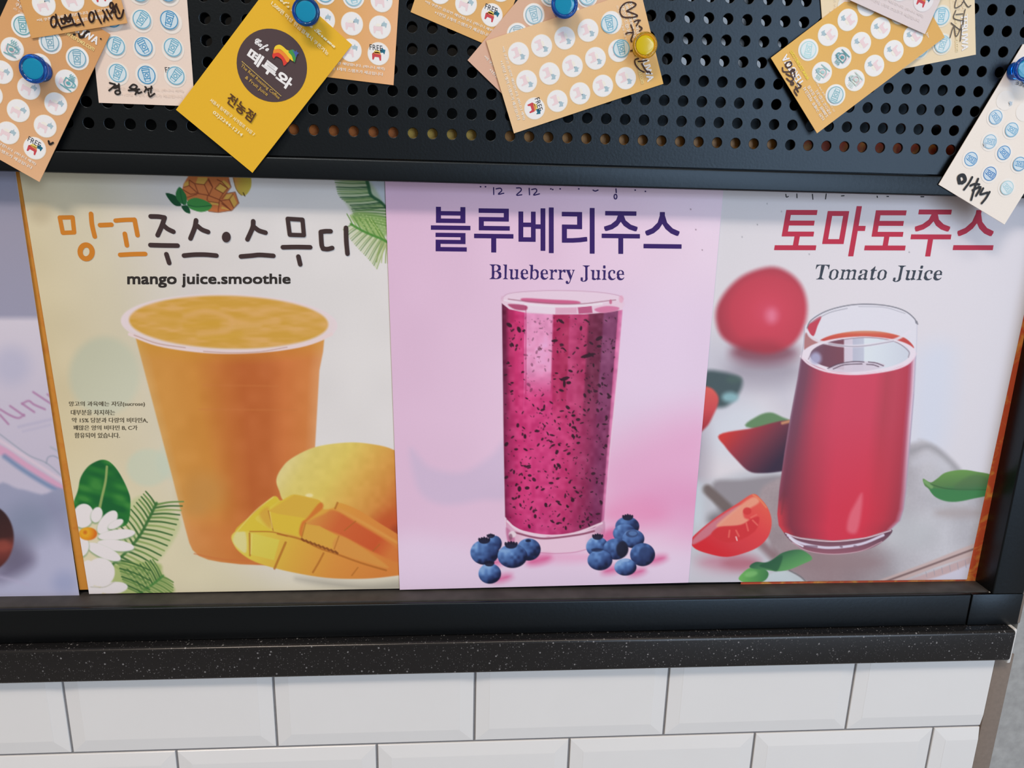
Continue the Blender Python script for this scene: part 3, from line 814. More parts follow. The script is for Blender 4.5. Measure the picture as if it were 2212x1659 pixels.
# ---------------------------------------------------------------- blueberry poster
def paint_blue(a):
    a.fill(lin((850, 500), (1500, 620), (0, (217, 184, 210)), (.5, (222, 192, 216)), (1, (228, 208, 226))))
    a.poly([(1180, 700), (1560, 640), (1560, 930), (1350, 960), (1180, 960)], (222, 202, 226), 200, .8)
    a.poly([(1300, 980), (1540, 900), (1540, 1180), (1400, 1150), (1290, 1120)], (224, 166, 202), 150, .9)
    a.ell(1455, 1080, 90, 40, (224, 150, 192), 90, .6)
    a.ell(1370, 1110, 70, 30, (226, 140, 182), 60, .6)
    a.poly([(850, 1160), (1100, 1190), (1300, 1215), (1520, 1190), (1520, 1300), (850, 1300)], (222, 202, 224), 70, .9)
    a.poly([(886, 970), (930, 1010), (1000, 1020), (1060, 985), (1098, 950), (1098, 1068), (1040, 1080), (960, 1090), (905, 1060)], (202, 184, 210), 26, .8)
    a.C += ((vnoise(a.U, a.V, 90, 14) - .5) * 5)[:, None]
    a.ell(1200, 1204, 110, 12, (226, 150, 190), 26, .5)
    # glass
    xl = lambda v: np.interp(v, [640, 1120, 1180], [1083.5, 1090, 1095]); xr = lambda v: np.interp(v, [640, 1125, 1180], [1346, 1305, 1298])
    a.poly([(1083, 645), (1100, 633), (1150, 628), (1214, 627), (1290, 630), (1335, 638), (1346, 646), (1336, 800), (1320, 960), (1305, 1120), (1302, 1160), (1270, 1188), (1200, 1196), (1120, 1188), (1096, 1172), (1090, 1120), (1086, 850)], (226, 204, 220), 2.5, .85, False)
    def liq(u, v):
        s = (u - xl(v)) / (xr(v) - xl(v))
        up = ramp(s, [(0, (92, 26, 60)), (.03, (110, 30, 66)), (.06, (172, 44, 96)), (.12, (200, 52, 112)), (.185, (204, 62, 122)), (.195, (222, 130, 180)), (.21, (226, 150, 192)), (.42, (228, 152, 194)), (.435, (174, 46, 94)), (.56, (168, 44, 88)), (.575, (184, 62, 112)), (.715, (174, 56, 102)), (.735, (116, 40, 72)), (.84, (106, 38, 68)), (.86, (128, 64, 104)), (.965, (124, 60, 100)), (.975, (206, 102, 152)), (1, (214, 130, 176))])
        lo = ramp(s, [(0, (116, 30, 70)), (.05, (160, 40, 92)), (.14, (202, 56, 118)), (.4, (206, 64, 126)), (.6, (192, 56, 112)), (.78, (150, 50, 94)), (.9, (122, 48, 90)), (.965, (128, 54, 96)), (.98, (200, 110, 156)), (1, (212, 136, 180))])
        k = np.clip((v - 820) / 110, 0, 1)[:, None]
        k2 = np.where((s > .19) & (s < .44), np.clip((v - 800) / 60, 0, 1), k[:, 0])[:, None]
        c = up * (1 - k2) + lo * k2
        d = np.clip((v - 1080) / 80, 0, 1)[:, None]
        c = c * (1 - d * .22) + np.array([120, 30, 80]) * d * .22
        n = vnoise(u, v, 9, 31); n2 = vnoise(u, v, 30, 33)
        return c + ((n - .5) * 22 + (n2 - .5) * 16)[:, None]
    a.poly([(1084, 655), (1100, 668), (1140, 676), (1199, 679), (1260, 679), (1310, 675), (1345, 669), (1334, 800), (1318, 960), (1305, 1125), (1284, 1140), (1240, 1153), (1184, 1160), (1132, 1149), (1101, 1131), (1091, 1116), (1088, 960), (1086, 800)], liq, 2.5, 1, False)
    rs = np.random.RandomState(7)
    for _ in range(620):
        v = rs.uniform(684, 1146); s = rs.uniform(.02, .97); u = float(xl(v) + s * (xr(v) - xl(v)))
        if v > 1126 - abs(s - .5) * 60 + 30: continue
        big = rs.rand() < .35
        L = rs.uniform(2.6, 5.4) if big else rs.uniform(1.2, 2.6); w = L * rs.uniform(.32, .7)
        al = .9 if big else .65
        if .19 < s < .43 and v < 850: al *= .42
        dk = .4 + .6 * rs.rand()
        a.ell(u, v, L, w, (70 - 34 * dk, 26 - 10 * dk, 50 - 22 * dk), 1.8, al, rs.uniform(-1.5, 1.5))
    for cx, cy, rx, ry, ro in ((1220, 818, 10, 4, -.3), (1219, 829, 3, 8, 0), (1100, 702, 7, 4, .6), (1212, 694, 8, 3, .6), (1121, 712, 4, 7, -.4), (1198, 736, 7, 3, -.1), (1294, 731, 8, 4, -.5), (1270, 768, 16, 4, -.25), (1237, 1080, 4, 4.5, 0), (1294, 748, 5, 3, 0), (1122, 1056, 4, 6, 0)):
        a.ell(cx, cy, rx, ry, (44, 16, 32), 2, .92, ro)
    a.line([(1136, 662), (1136, 850)], 2.4, (176, 40, 96), 2.4, .6)
    # rim
    a.poly([(1086, 648), (1120, 655), (1199, 660), (1280, 659), (1344, 650), (1342, 668), (1300, 676), (1199, 680), (1130, 675), (1087, 658)], (222, 190, 208), 2, .35)
    a.poly([(1130, 644), (1190, 647), (1245, 650), (1250, 656), (1200, 657), (1135, 652)], (196, 84, 128), 4, .9)
    a.poly([(1136, 655), (1199, 661), (1199, 679), (1138, 673)], (232, 212, 226), 2, .9, False)
    a.poly([(1200, 664), (1246, 664), (1246, 677), (1200, 678)], (214, 160, 186), 4, .8, False)
    a.poly([(1248, 664), (1278, 660), (1280, 676), (1250, 678)], (176, 70, 114), 3, .85, False)
    a.poly([(1284, 668), (1310, 661), (1336, 664), (1332, 671), (1300, 676)], (206, 112, 154), 4, .9)
    a.poly([(1098, 657), (1136, 660), (1136, 670), (1112, 668)], (160, 50, 90), 4, .8)
    a.line([(1087, 648), (1110, 653), (1135, 656)], 3.5, (236, 216, 228), 2, .9); a.line([(1135, 657), (1200, 662), (1262, 660), (1300, 656)], 4.5, (238, 220, 232), 2.4, .95)
    a.line([(1098, 646), (1130, 650), (1200, 656), (1260, 656), (1310, 650), (1330, 648)], 2.0, (150, 96, 116), 2, .75)
    a.line([(1083, 645), (1100, 634), (1150, 629), (1214, 627.5), (1290, 631), (1335, 638), (1346, 646)], 1.8, (200, 160, 186), 2, .9)
    a.ell(1342, 646, 5, 8, (222, 160, 186), 4, .7); a.ell(1319, 652, 3, 5, (190, 90, 126), 3, .8); a.ell(1085, 645, 3, 6, (214, 176, 200), 3, .8)
    # foot of the glass
    a.poly([(1093, 1120), (1101, 1132), (1132, 1150), (1184, 1161), (1240, 1154), (1284, 1141), (1305, 1124), (1303, 1160), (1268, 1187), (1197, 1195), (1120, 1188), (1098, 1172)], lin((1090, 1140), (1305, 1140), (0, (206, 150, 180)), (.2, (226, 196, 214)), (.8, (226, 194, 214)), (1, (200, 150, 180))), 2)
    a.line([(1096, 1126), (1120, 1145), (1180, 1157), (1240, 1152), (1300, 1130)], 4.5, (232, 206, 220), 2.4, .95)
    a.line([(1112, 1150), (1150, 1160), (1184, 1163), (1250, 1155), (1284, 1147)], 4, (128, 60, 88), 3, .85)
    a.poly([(1093, 1140), (1105, 1150), (1112, 1166), (1104, 1178), (1096, 1168)], (188, 110, 150), 5, .8)
    a.ell(1107, 1154, 8, 7, (226, 214, 222), 4, .9); a.ell(1103, 1160, 4, 7, (120, 70, 96), 4, .7); a.ell(1294, 1146, 9, 7, (190, 150, 176), 5, .8)
    a.line([(1168, 1194), (1200, 1195.5), (1240, 1193), (1266, 1187)], 2, (204, 140, 176), 2, .9)
    # berries
    def shadow(cx, cy, rx, ry): a.ell(cx, cy, rx, ry, (208, 84, 138), 22, .75, -.25)
    for sx in ((1165, 1210, 26, 9), (1085, 1249, 20, 7), (1076, 1214, 20, 6), (1418, 1209, 22, 8), (1376, 1236, 18, 7), (1325, 1230, 24, 8), (1320, 1158, 22, 16)): shadow(*sx)
    def berry(cx, cy, rx, ry, lv=1.0, crown=None, dk=0.0, seed=0):
        def cf(u, v):
            x, y = (u - cx) / rx, (v - cy) / ry
            t = np.clip(.62 - .34 * x - .42 * y - .25 * (x * x + y * y), 0, 1)
            n = vnoise(u, v, 7, 60 + seed)
            c = ramp(np.clip(t * lv + (n - .5) * .34, 0, 1), [(0, (22, 28, 56)), (.25, (38, 52, 96)), (.55, (66, 96, 150)), (.8, (96, 134, 190)), (1, (132, 168, 212))])
            return c * (1 - dk)
        a.ell(cx, cy, rx, ry, cf, 2.4)
        if crown:
            kx, ky, kr = crown
            a.ell(kx, ky, kr, kr * .55, (26, 26, 48), 2.5, .9)
            for k in range(5): a.ell(kx + (k - 2) * kr * .45, ky - kr * .45 + abs(k - 2) * 1.2, kr * .2, kr * .3, (24, 24, 46), 1.8, .9)
    berry(1069, 1174, 15, 17, .8, (1060, 1158, 8), 0, 1); berry(1047, 1193, 31, 27, .92, (1046, 1168, 12), 0, 2)
    berry(1142, 1187, 26, 24, .8, None, 0, 3); a.ell(1141, 1168, 6, 3, (22, 26, 50), 3, .9)
    berry(1107, 1201, 32, 26, 1.0, (1104, 1178, 13), 0, 4); berry(1058, 1239, 24.5, 22, 1.12, (1057, 1218, 10), 0, 5)
    berry(1355, 1137, 26, 21, .72, (1356, 1118, 11), 0, 6); berry(1349, 1152, 25, 20, .86, None, 0, 7); berry(1368, 1164, 24, 20, .95, None, 0, 8)
    a.ell(1365, 1153, 13, 8, (46, 62, 104), 3, .8); a.ell(1367, 1152, 9, 5, (88, 122, 174), 3, .8)
    berry(1290, 1181, 24, 22, 1.0, (1291, 1160, 11), 0, 9); berry(1330, 1186, 27, 23, .8, None, 0, 10); a.ell(1344, 1186, 13, 17, (26, 26, 44), 6, .85)
    berry(1296, 1210, 27, 22, .92, None, 0, 11); a.ell(1289, 1188, 12, 4, (30, 38, 70), 4, .8)
    berry(1388, 1198, 27, 25, .72, None, 0, 12); a.ell(1394, 1196, 14, 15, (40, 52, 92), 5, .6); berry(1351, 1225, 24, 18.5, 1.2, None, 0, 13)
    a.ell(1351, 1210, 9, 3.4, (150, 180, 220), 3, .7)
    for x, y in ((1517, 540), (1503, 496), (1492, 452)): a.ell(x, y, 1.4, 1.4, (110, 80, 100), 1.6, .8)
bq = [(831, 372), (1564, 392), (1487, 1258.5), (863.5, 1274)]
t, f = poster('pink poster of a tall glass of blueberry juice', bq, 1.12, paint_blue)
p = Print(f)
p.text('블루베리주스', [(932, 446), (1471, 453), (1471, 549), (932, 542.5)], (52, 26, 98), 0.013)
p.build('title_lettering', t)
p = Print(f)
p.text('𝐁𝐥𝐮𝐞𝐛𝐞𝐫𝐫𝐲 𝐉𝐮𝐢𝐜𝐞', [(1057.5, 570.5), (1348.5, 573.5), (1348.5, 614), (1057.5, 612.5)], (52, 34, 100), 0, 0.026)
p.build('lettering', t)
p = Print(f)
nv = (48, 30, 96)
def cb(x, y): return (820 + x / 2.989, 380 + y / 2.989)
for st in ([(736, 76), (737, 120)], [(752, 84), (780, 80), (788, 96), (766, 118), (802, 112)], [(884, 78), (908, 78), (914, 94), (884, 124), (918, 122)], [(966, 80), (968, 122)], [(982, 88), (1008, 84), (1014, 100), (994, 124), (1032, 116)], [(1378, 92), (1392, 98), (1410, 92)], [(1526, 84), (1528, 108)]):
    p.ribbon(p.px([cb(*q_) for q_ in st]), 2.6 / 42, nv)
p.ribbon(p.px([cb(*q_) for q_ in ell_pts(1523, 134, 9, 15)]), 2.6 / 42, nv, True, False)
for x, y in ((652, 70), (684, 70), (1106, 84), (1118, 88), (1166, 84), (1286, 84), (1650, 92), (1716, 100)): p.poly(p.px([cb(*q_) for q_ in ell_pts(x, y, 5, 5, 0, 10)]), nv)
p.build('handwriting', t)

# ---------------------------------------------------------------- tomato poster
def paint_tom(a):
    a.fill(lin((1550, 600), (2150, 900), (0, (213, 210, 215)), (.4, (218, 213, 219)), (1, (214, 212, 219))))
    a.poly([(1980, 770), (2060, 760), (2040, 960), (1970, 960)], (204, 212, 228), 80, .7)
    a.poly([(1500, 740), (1720, 740), (1710, 900), (1640, 860), (1540, 960), (1480, 960)], (186, 186, 200), 120, .7)
    a.ell(1650, 800, 80, 34, (150, 142, 156), 70, .7)
    a.ell(1600, 930, 70, 60, (208, 216, 226), 70, .7)
    a.ell(1508, 1010, 22, 90, (150, 142, 156), 60, .6)
    # table and cloth
    a.poly([(1470, 1040), (1530, 1040), (1700, 1020), (1720, 1280), (1470, 1280)], (186, 190, 198), 30, .8)
    a.poly([(1540, 1044), (1600, 1036), (1710, 1030), (1710, 1100), (1680, 1130), (1640, 1120), (1560, 1110)], (140, 134, 140), 16, .9)
    def cloth(u, v):
        c = ramp((u - 1680) / 450, [(0, (156, 142, 146)), (.25, (150, 130, 134)), (.55, (174, 170, 176)), (.8, (188, 188, 194)), (1, (178, 176, 182))])
        return c + ((vnoise(u, v, 40, 5) - .5) * 18)[:, None] + ((vnoise(u + v, v - u, 5, 6) - .5) * 5)[:, None]
    a.poly([(1640, 1085), (1690, 1030), (1960, 960), (1985, 950), (2012, 958), (2060, 1000), (2112, 1060), (2150, 1090), (2150, 1200), (2000, 1245), (1900, 1275), (1760, 1275), (1680, 1210)], cloth, 14)
    a.line([(1968, 975), (2010, 965), (2060, 1005), (2090, 1050)], 12, (150, 148, 154), 16, .7)
    a.line([(1975, 1000), (2010, 990), (2040, 1010)], 16, (196, 196, 204), 24, .7)
    a.ell(1800, 1215, 110, 30, (146, 124, 128), 60, .8)
    a.ell(1960, 1150, 60, 40, (192, 196, 200), 60, .6)
    a.line([(1528, 1058), (1550, 1078), (1580, 1106), (1610, 1140)], 22, (112, 100, 98), 12)
    a.ell(1560, 1122, 30, 16, (92, 84, 88), 30, .7)
    a.ell(1506, 1090, 14, 46, (196, 208, 216), 24, .7)
    a.line([(1640, 1170), (1670, 1200)], 20, (130, 100, 104), 18, .8)
    a.ell(1570, 1218, 66, 22, (190, 128, 148), 44, .8); a.ell(1600, 1216, 40, 14, (170, 96, 110), 30, .6)
    a.poly([(1480, 1215), (1560, 1235), (1640, 1262), (1640, 1290), (1480, 1290)], (206, 202, 212), 40, .6)
    a.poly([(1655, 1245), (1690, 1232), (1720, 1240), (1745, 1270), (1640, 1275)], (194, 206, 210), 8, .9)
    a.line([(1705, 1232), (1730, 1246), (1745, 1262)], 3, (100, 96, 100), 4, .7)
    # folded edge of the cloth
    a.poly([(1880, 1262), (2000, 1216), (2130, 1166), (2130, 1190), (2020, 1226), (1910, 1268)], (196, 172, 168), 6, .9)
    a.line([(1896, 1262), (1990, 1228), (2125, 1178)], 4, (112, 88, 88), 4, .85)
    a.poly([(1930, 1266), (2020, 1232), (2130, 1192), (2130, 1212), (2040, 1242), (1980, 1266)], (192, 164, 164), 6, .9)
    a.poly([(1975, 1266), (2050, 1238), (2130, 1208), (2130, 1270)], (204, 200, 214), 6, .95)
    for k in range(6): a.line([(2000 + k * 17, 1236 - k * 5), (2002 + k * 17, 1246 - k * 4)], 1.6, (150, 146, 160), 2, .6)
    # blurred tomato
    def tm(u, v):
        return ramp(np.hypot((u - 1660) / 105, (v - 675) / 100), [(0, (206, 70, 94)), (.35, (200, 62, 82)), (.75, (190, 58, 76)), (1, (166, 54, 70))])
    a.ell(1650, 762, 70, 26, (120, 66, 82), 40, .75)
    a.poly([(1664, 577), (1702, 588), (1731, 617), (1743, 660), (1736, 706), (1711, 744), (1662, 763), (1604, 753), (1562, 730), (1547, 694), (1551, 658), (1576, 620), (1612, 592)], tm, 17)
    a.ell(1667, 682, 12, 15, (222, 120, 146), 26, .9)
    a.ell(1640, 752, 50, 16, (140, 44, 58), 34, .5)
    # dark leaves and cut tomato behind
    a.poly([(1520, 806), (1560, 803), (1598, 816), (1602, 836), (1585, 864), (1560, 880), (1520, 870)], (62, 80, 84), 16, .95)
    a.ell(1577, 858, 17, 11, (136, 178, 186), 16, .95)
    a.ell(1585, 820, 16, 8, (74, 96, 92), 14, .8)
    a.poly([(1490, 838), (1530, 836), (1548, 850), (1552, 868), (1542, 894), (1524, 924), (1490, 940)], lin((1530, 840), (1530, 930), (0, (212, 92, 84)), (.5, (198, 72, 78)), (1, (158, 44, 56))), 8)
    a.poly([(1612, 922), (1636, 899), (1664, 891), (1690, 901), (1712, 912), (1700, 930)], (98, 134, 94), 7)
    a.poly([(1554, 939), (1620, 926), (1720, 912), (1720, 1012), (1690, 1018), (1650, 1022), (1618, 1018), (1590, 992), (1566, 964)], lin((1570, 935), (1660, 1020), (0, (200, 54, 50)), (.3, (156, 52, 64)), (.6, (112, 50, 66)), (1, (52, 36, 58))), 6)
    a.line([(1690, 914), (1706, 910)], 6, (214, 160, 110), 6, .8)
    # tomato wedge in front
    a.poly([(1493, 1166), (1512, 1145), (1550, 1115), (1592, 1088), (1626, 1067), (1644, 1078), (1660, 1100), (1667, 1128), (1660, 1158), (1640, 1180), (1610, 1194), (1570, 1203), (1530, 1196), (1500, 1184)], lin((1640, 1080), (1560, 1200), (0, (222, 92, 76)), (.4, (216, 66, 70)), (.75, (206, 58, 66)), (1, (206, 40, 50))), 3)
    a.poly([(1496, 1166), (1530, 1134), (1580, 1100), (1600, 1094), (1560, 1130), (1530, 1158), (1498, 1176)], (196, 128, 142), 6, .85)
    a.poly([(1548, 1134), (1590, 1098), (1626, 1074), (1640, 1084), (1620, 1098), (1606, 1104), (1608, 1118), (1618, 1124), (1600, 1134), (1566, 1138)], (228, 160, 132), 7, .85)
    a.poly([(1537, 1152), (1556, 1138), (1600, 1134), (1624, 1120), (1640, 1118), (1632, 1146), (1600, 1166), (1572, 1172), (1548, 1164)], (202, 50, 56), 5, .9)
    a.ell(1614, 1104, 9, 8, (204, 54, 56), 4, .9)
    for x0, y0, x1, y1 in ((1590, 1146, 1596, 1158), (1612, 1130, 1616, 1146), (1626, 1124, 1636, 1134), (1576, 1146, 1574, 1160), (1622, 1118, 1634, 1112)): a.line([(x0, y0), (x1, y1)], 3.4, (226, 106, 96), 3.4, .85)
    a.line([(1590, 1160), (1592, 1167)], 3, (240, 210, 210), 2.4, .8)
    a.line([(1627, 1069), (1640, 1078), (1655, 1096)], 3, (222, 150, 100), 4, .7)
    # basil
    a.poly([(1596, 1252), (1606, 1236), (1622, 1226), (1645, 1226), (1660, 1238), (1652, 1254), (1625, 1262)], lin((1600, 1240), (1660, 1240), (0, (108, 176, 92)), (1, (66, 124, 76))), 3)
    a.ell(1622, 1240, 14, 6, (130, 190, 116), 8, .7, -.2)
    a.poly([(1620, 1226), (1632, 1214), (1660, 1214), (1690, 1194), (1725, 1187), (1746, 1196), (1754, 1208), (1735, 1218), (1706, 1230), (1682, 1234), (1660, 1232)], lin((1680, 1190), (1700, 1236), (0, (44, 88, 66)), (.5, (76, 134, 84)), (1, (98, 160, 96))), 3)
    a.poly([(1640, 1222), (1662, 1212), (1690, 1200), (1680, 1232), (1664, 1230)], (36, 80, 58), 5, .7)
    a.poly([(1994, 1034), (2010, 1042), (2024, 1034), (2042, 1021), (2075, 1015), (2105, 1018), (2150, 1030), (2150, 1064), (2095, 1078), (2055, 1083), (2022, 1074), (2006, 1056), (1997, 1048)], lin((2060, 1015), (2066, 1085), (0, (104, 150, 74)), (.45, (84, 124, 70)), (.6, (62, 118, 70)), (1, (66, 128, 72))), 3)
    a.poly([(2010, 1056), (2050, 1058), (2140, 1062), (2090, 1080), (2050, 1084), (2022, 1074)], (58, 124, 70), 4, .8)
    a.line([(2010, 1046), (2050, 1056), (2130, 1058)], 2.4, (50, 90, 50), 3, .7)
    a.line([(1998, 1040), (2012, 1052)], 7, (122, 164, 104), 4, .8)
    a.poly([(2060, 1054), (2090, 1030), (2120, 1026), (2140, 1046), (2100, 1056)], (78, 108, 70), 10, .6)
    a.ell(2070, 1108, 50, 12, (164, 152, 152), 24, .6)
    # glass
    vy = [690, 770, 820, 900, 980, 1060, 1110, 1135, 1152]; lx = [1738, 1730, 1722, 1707, 1694, 1683, 1679, 1682, 1694]
    ry_ = [690, 770, 850, 960, 1060, 1100, 1125, 1143]; rx_ = [1981, 1979, 1975, 1966, 1958, 1953, 1945, 1926]
    xl = lambda v: np.interp(v, vy, lx); xr = lambda v: np.interp(v, ry_, rx_)
    a.poly([(1738, 705), (1760, 680), (1810, 662), (1873, 657), (1935, 665), (1972, 682), (1981, 700), (1979, 770), (1975, 850), (1730, 850), (1730, 770)], (218, 218, 228), 3, .75, False)
    a.poly([(1744, 712), (1750, 698), (1774, 683), (1766, 704), (1757, 726)], (190, 62, 80), 2.5)
    a.poly([(1738, 730), (1742, 718), (1754, 728), (1770, 738), (1750, 748), (1738, 762)], (168, 106, 106), 3, .9)
    a.poly([(1770, 736), (1800, 723), (1850, 715), (1900, 716), (1945, 726), (1965, 738), (1974, 752), (1955, 748), (1930, 738), (1870, 727), (1810, 735), (1780, 744)], lin((1870, 714), (1870, 736), (0, (206, 150, 120)), (.35, (206, 92, 66)), (1, (190, 66, 60))), 3)
    a.ell(1854, 767, 125, 40, (226, 216, 226), 3, 1, -.03)
    def surf(u, v):
        c = ramp((u - 1748) / 216, [(0, (150, 140, 164)), (.03, (110, 80, 100)), (.16, (112, 66, 82)), (.34, (120, 66, 80)), (.355, (206, 194, 208)), (.43, (208, 200, 214)), (.44, (182, 184, 202)), (.54, (188, 192, 208)), (.555, (214, 222, 230)), (.66, (212, 220, 228)), (1, (200, 206, 218))])
        return c
    a.ell(1858, 765, 108, 35, surf, 2.5, 1, -.02)
    a.ell(1762, 774, 12, 13, (168, 168, 200), 12, .9)
    a.poly([(1788, 800), (1812, 786), (1850, 781), (1890, 782), (1912, 790), (1880, 800), (1830, 804)], (208, 196, 210), 3, .9)
    for st in ([(1788, 796), (1812, 786), (1845, 781), (1866, 782)], [(1800, 797), (1824, 788), (1862, 786)], [(1876, 782), (1892, 784), (1908, 790)], [(1872, 787), (1886, 788), (1898, 792)]): a.line(st, 2.2, (84, 64, 80), 2, .85)
    a.line([(1746, 776), (1760, 755), (1800, 738), (1868, 729), (1930, 737), (1962, 758), (1962, 772)], 2, (120, 96, 112), 2, .6)
    def liq(u, v):
        s = (u - xl(v)) / (xr(v) - xl(v))
        c = ramp(s, [(0, (140, 110, 130)), (.02, (112, 66, 88)), (.07, (118, 64, 84)), (.13, (150, 62, 84)), (.22, (184, 62, 84)), (.36, (200, 64, 90)), (.66, (200, 62, 88)), (.76, (178, 58, 76)), (.84, (184, 60, 80)), (.93, (178, 52, 72)), (.955, (176, 80, 106)), (.985, (216, 190, 206)), (1, (160, 150, 176))])
        lo = np.clip((v - 900) / 200, 0, 1)[:, None]
        c2 = ramp(s, [(0, (140, 60, 80)), (.04, (116, 46, 64)), (.12, (134, 48, 66)), (.25, (168, 52, 72)), (.42, (204, 52, 76)), (.7, (206, 50, 72)), (.85, (186, 50, 68)), (.95, (160, 50, 66)), (.985, (180, 120, 140)), (1, (170, 160, 176))])
        c = c * (1 - lo) + c2 * lo
        b = (np.clip((v - 1070) / 40, 0, 1) * np.clip((.10 - s) / .08, 0, 1))[:, None] * .8
        return c * (1 - b) + np.array([208, 58, 68]) * b
    pts = [(l, v) for l, v in zip(lx[1:], vy[1:])] + [(1730, 1161), (1800, 1168), (1870, 1161), (1926, 1143)] + [(r, v) for r, v in list(zip(rx_, ry_))[::-1] if 765 < v < 1143] + [(1979, 766), (1960, 786), (1920, 800), (1850, 808), (1790, 802), (1750, 786)]
    a.poly(pts, liq, 3, 1, False)
    a.line([(1730, 770), (1750, 788), (1790, 803), (1850, 808), (1920, 800), (1960, 786), (1979, 764)], 4.5, (232, 214, 226), 3, .95)
    a.poly([(1846, 1090), (1862, 1066), (1860, 1110), (1850, 1150), (1830, 1146), (1834, 1115)], (226, 130, 144), 12, .6)
    a.line([(1685, 1080), (1694, 1064), (1688, 1110)], 4, (120, 50, 62), 5, .5)
    # rim
    a.line([(1742, 712), (1752, 692), (1785, 672), (1830, 660), (1873, 657), (1920, 661), (1955, 672), (1975, 688), (1979, 698)], 2.4, (110, 110, 122), 2, .9)
    a.line([(1752, 697), (1790, 676), (1830, 666)], 1.8, (150, 150, 162), 2, .8); a.line([(1855, 662), (1910, 664), (1955, 677)], 1.6, (168, 168, 180), 2, .8)
    a.line([(1742, 712), (1752, 728), (1775, 739), (1820, 747), (1870, 746), (1930, 735), (1965, 716)], 6, (222, 218, 228), 4, .9)
    a.line([(1790, 743), (1830, 748), (1870, 747), (1930, 737)], 2, (150, 140, 156), 2.4, .8)
    a.line([(1738, 702), (1736, 740), (1730, 775)], 2, (160, 150, 166), 2.4, .7); a.line([(1981, 698), (1979, 770), (1975, 850)], 2, (196, 196, 210), 2.4, .8); a.line([(1980, 694), (1982, 700)], 3, (110, 110, 120), 2, .8)
    # foot
    a.poly([(1694, 1150), (1730, 1162), (1800, 1169), (1870, 1162), (1926, 1144), (1912, 1166), (1870, 1188), (1800, 1197), (1745, 1190), (1712, 1172)], lin((1700, 1150), (1700, 1198), (0, (96, 62, 78)), (.5, (120, 78, 94)), (1, (150, 92, 108))), 2.5)
    a.line([(1697, 1152), (1730, 1163), (1800, 1169.5), (1870, 1162), (1924, 1146)], 2.6, (222, 196, 206), 2, .9)
    a.line([(1702, 1156), (1722, 1170), (1760, 1180), (1800, 1183), (1860, 1175), (1908, 1156)], 5.5, (214, 208, 226), 3, .95)
    a.line([(1706, 1162), (1718, 1172), (1734, 1180)], 4, (226, 224, 238), 3, .9)
    for x0, x1 in ((1742, 1764), (1816, 1818), (1846, 1850)): a.line([(x0, 1180), (x1, 1181)], 5, (120, 90, 108), 3, .7)
    a.line([(1712, 1172), (1745, 1190), (1800, 1197), (1860, 1190), (1905, 1170)], 1.8, (206, 170, 182), 2, .8)
    for x, y in ((1636, 485), (1657, 440), (1688, 457), (1964, 545), (1603, 512), (1748, 549)): a.ell(x, y, 1.3, 1.6, (120, 118, 126), 1.6, .7)
tq = [(1548, 392), (2270, 410), (2088.5, 1251.5), (1478, 1258.5)]
t, f = poster('white poster of a glass of tomato juice with tomatoes', tq, 1.22, paint_tom)
p = Print(f)
p.text('토마토주스', [(1690, 446), (2158, 448), (2141, 553), (1671, 552)], (184, 46, 72), 0.013)
p.build('title_lettering', t)
p = Print(f)
p.text('𝐓𝐨𝐦𝐚𝐭𝐨 𝐉𝐮𝐢𝐜𝐞', [(1764, 571), (2039, 574), (2031.5, 609.5), (1756, 608)], (58, 66, 78), 0, 0.026)
p.build('lettering', t)
p = Print(f)
def ct(x, y): return (1460 + x * .34, 400 + y * .34)
for st in ([(698, 58), (702, 76), (714, 72)], [(768, 56), (769, 80)], [(867, 58), (870, 90)], [(955, 56), (950, 88)], [(1052, 68), (1068, 67)], [(1278, 70), (1280, 78)], [(1340, 72), (1350, 72)], [(1556, 74), (1574, 74)]):
    p.ribbon(p.px([ct(*q_) for q_ in st]), 2.2 / 40, (40, 40, 46))
p.build('handwriting', t)['kind'] = 'stuff'
# ================================================================== loyalty cards
CW, CH = 4.60, 8.08
CA = (0.226, 0.522, 0.8185); CB = (0.170, 0.321, 0.472, 0.624, 0.776)
def card_frame(edge, p0, p1, A, B):
    """edge: which card edge the two photo points mark (bottom BL-BR, right BR-TR, top TL-TR)"""
    a, b = pix3(*p0, A, B), pix3(*p1, A, B)
    n = np.array([0.0, -1.0, B]); n /= np.linalg.norm(n)
    d = (b - a) / np.linalg.norm(b - a)
    if edge == 'bottom': return Frame(a, d, n)
    if edge == 'bottom_from_right':            # p0 = BR, p1 towards BL
        return Frame(a + d * CW, -d, n)
    if edge == 'right':                        # p0 = BR, p1 towards TR
        r = np.cross(d, n); return Frame(a - r * CW, r, n)
    if edge == 'top':                          # p0 = TL, p1 = TR
        up = np.cross(n, d); return Frame(a - up * CH, d, n)

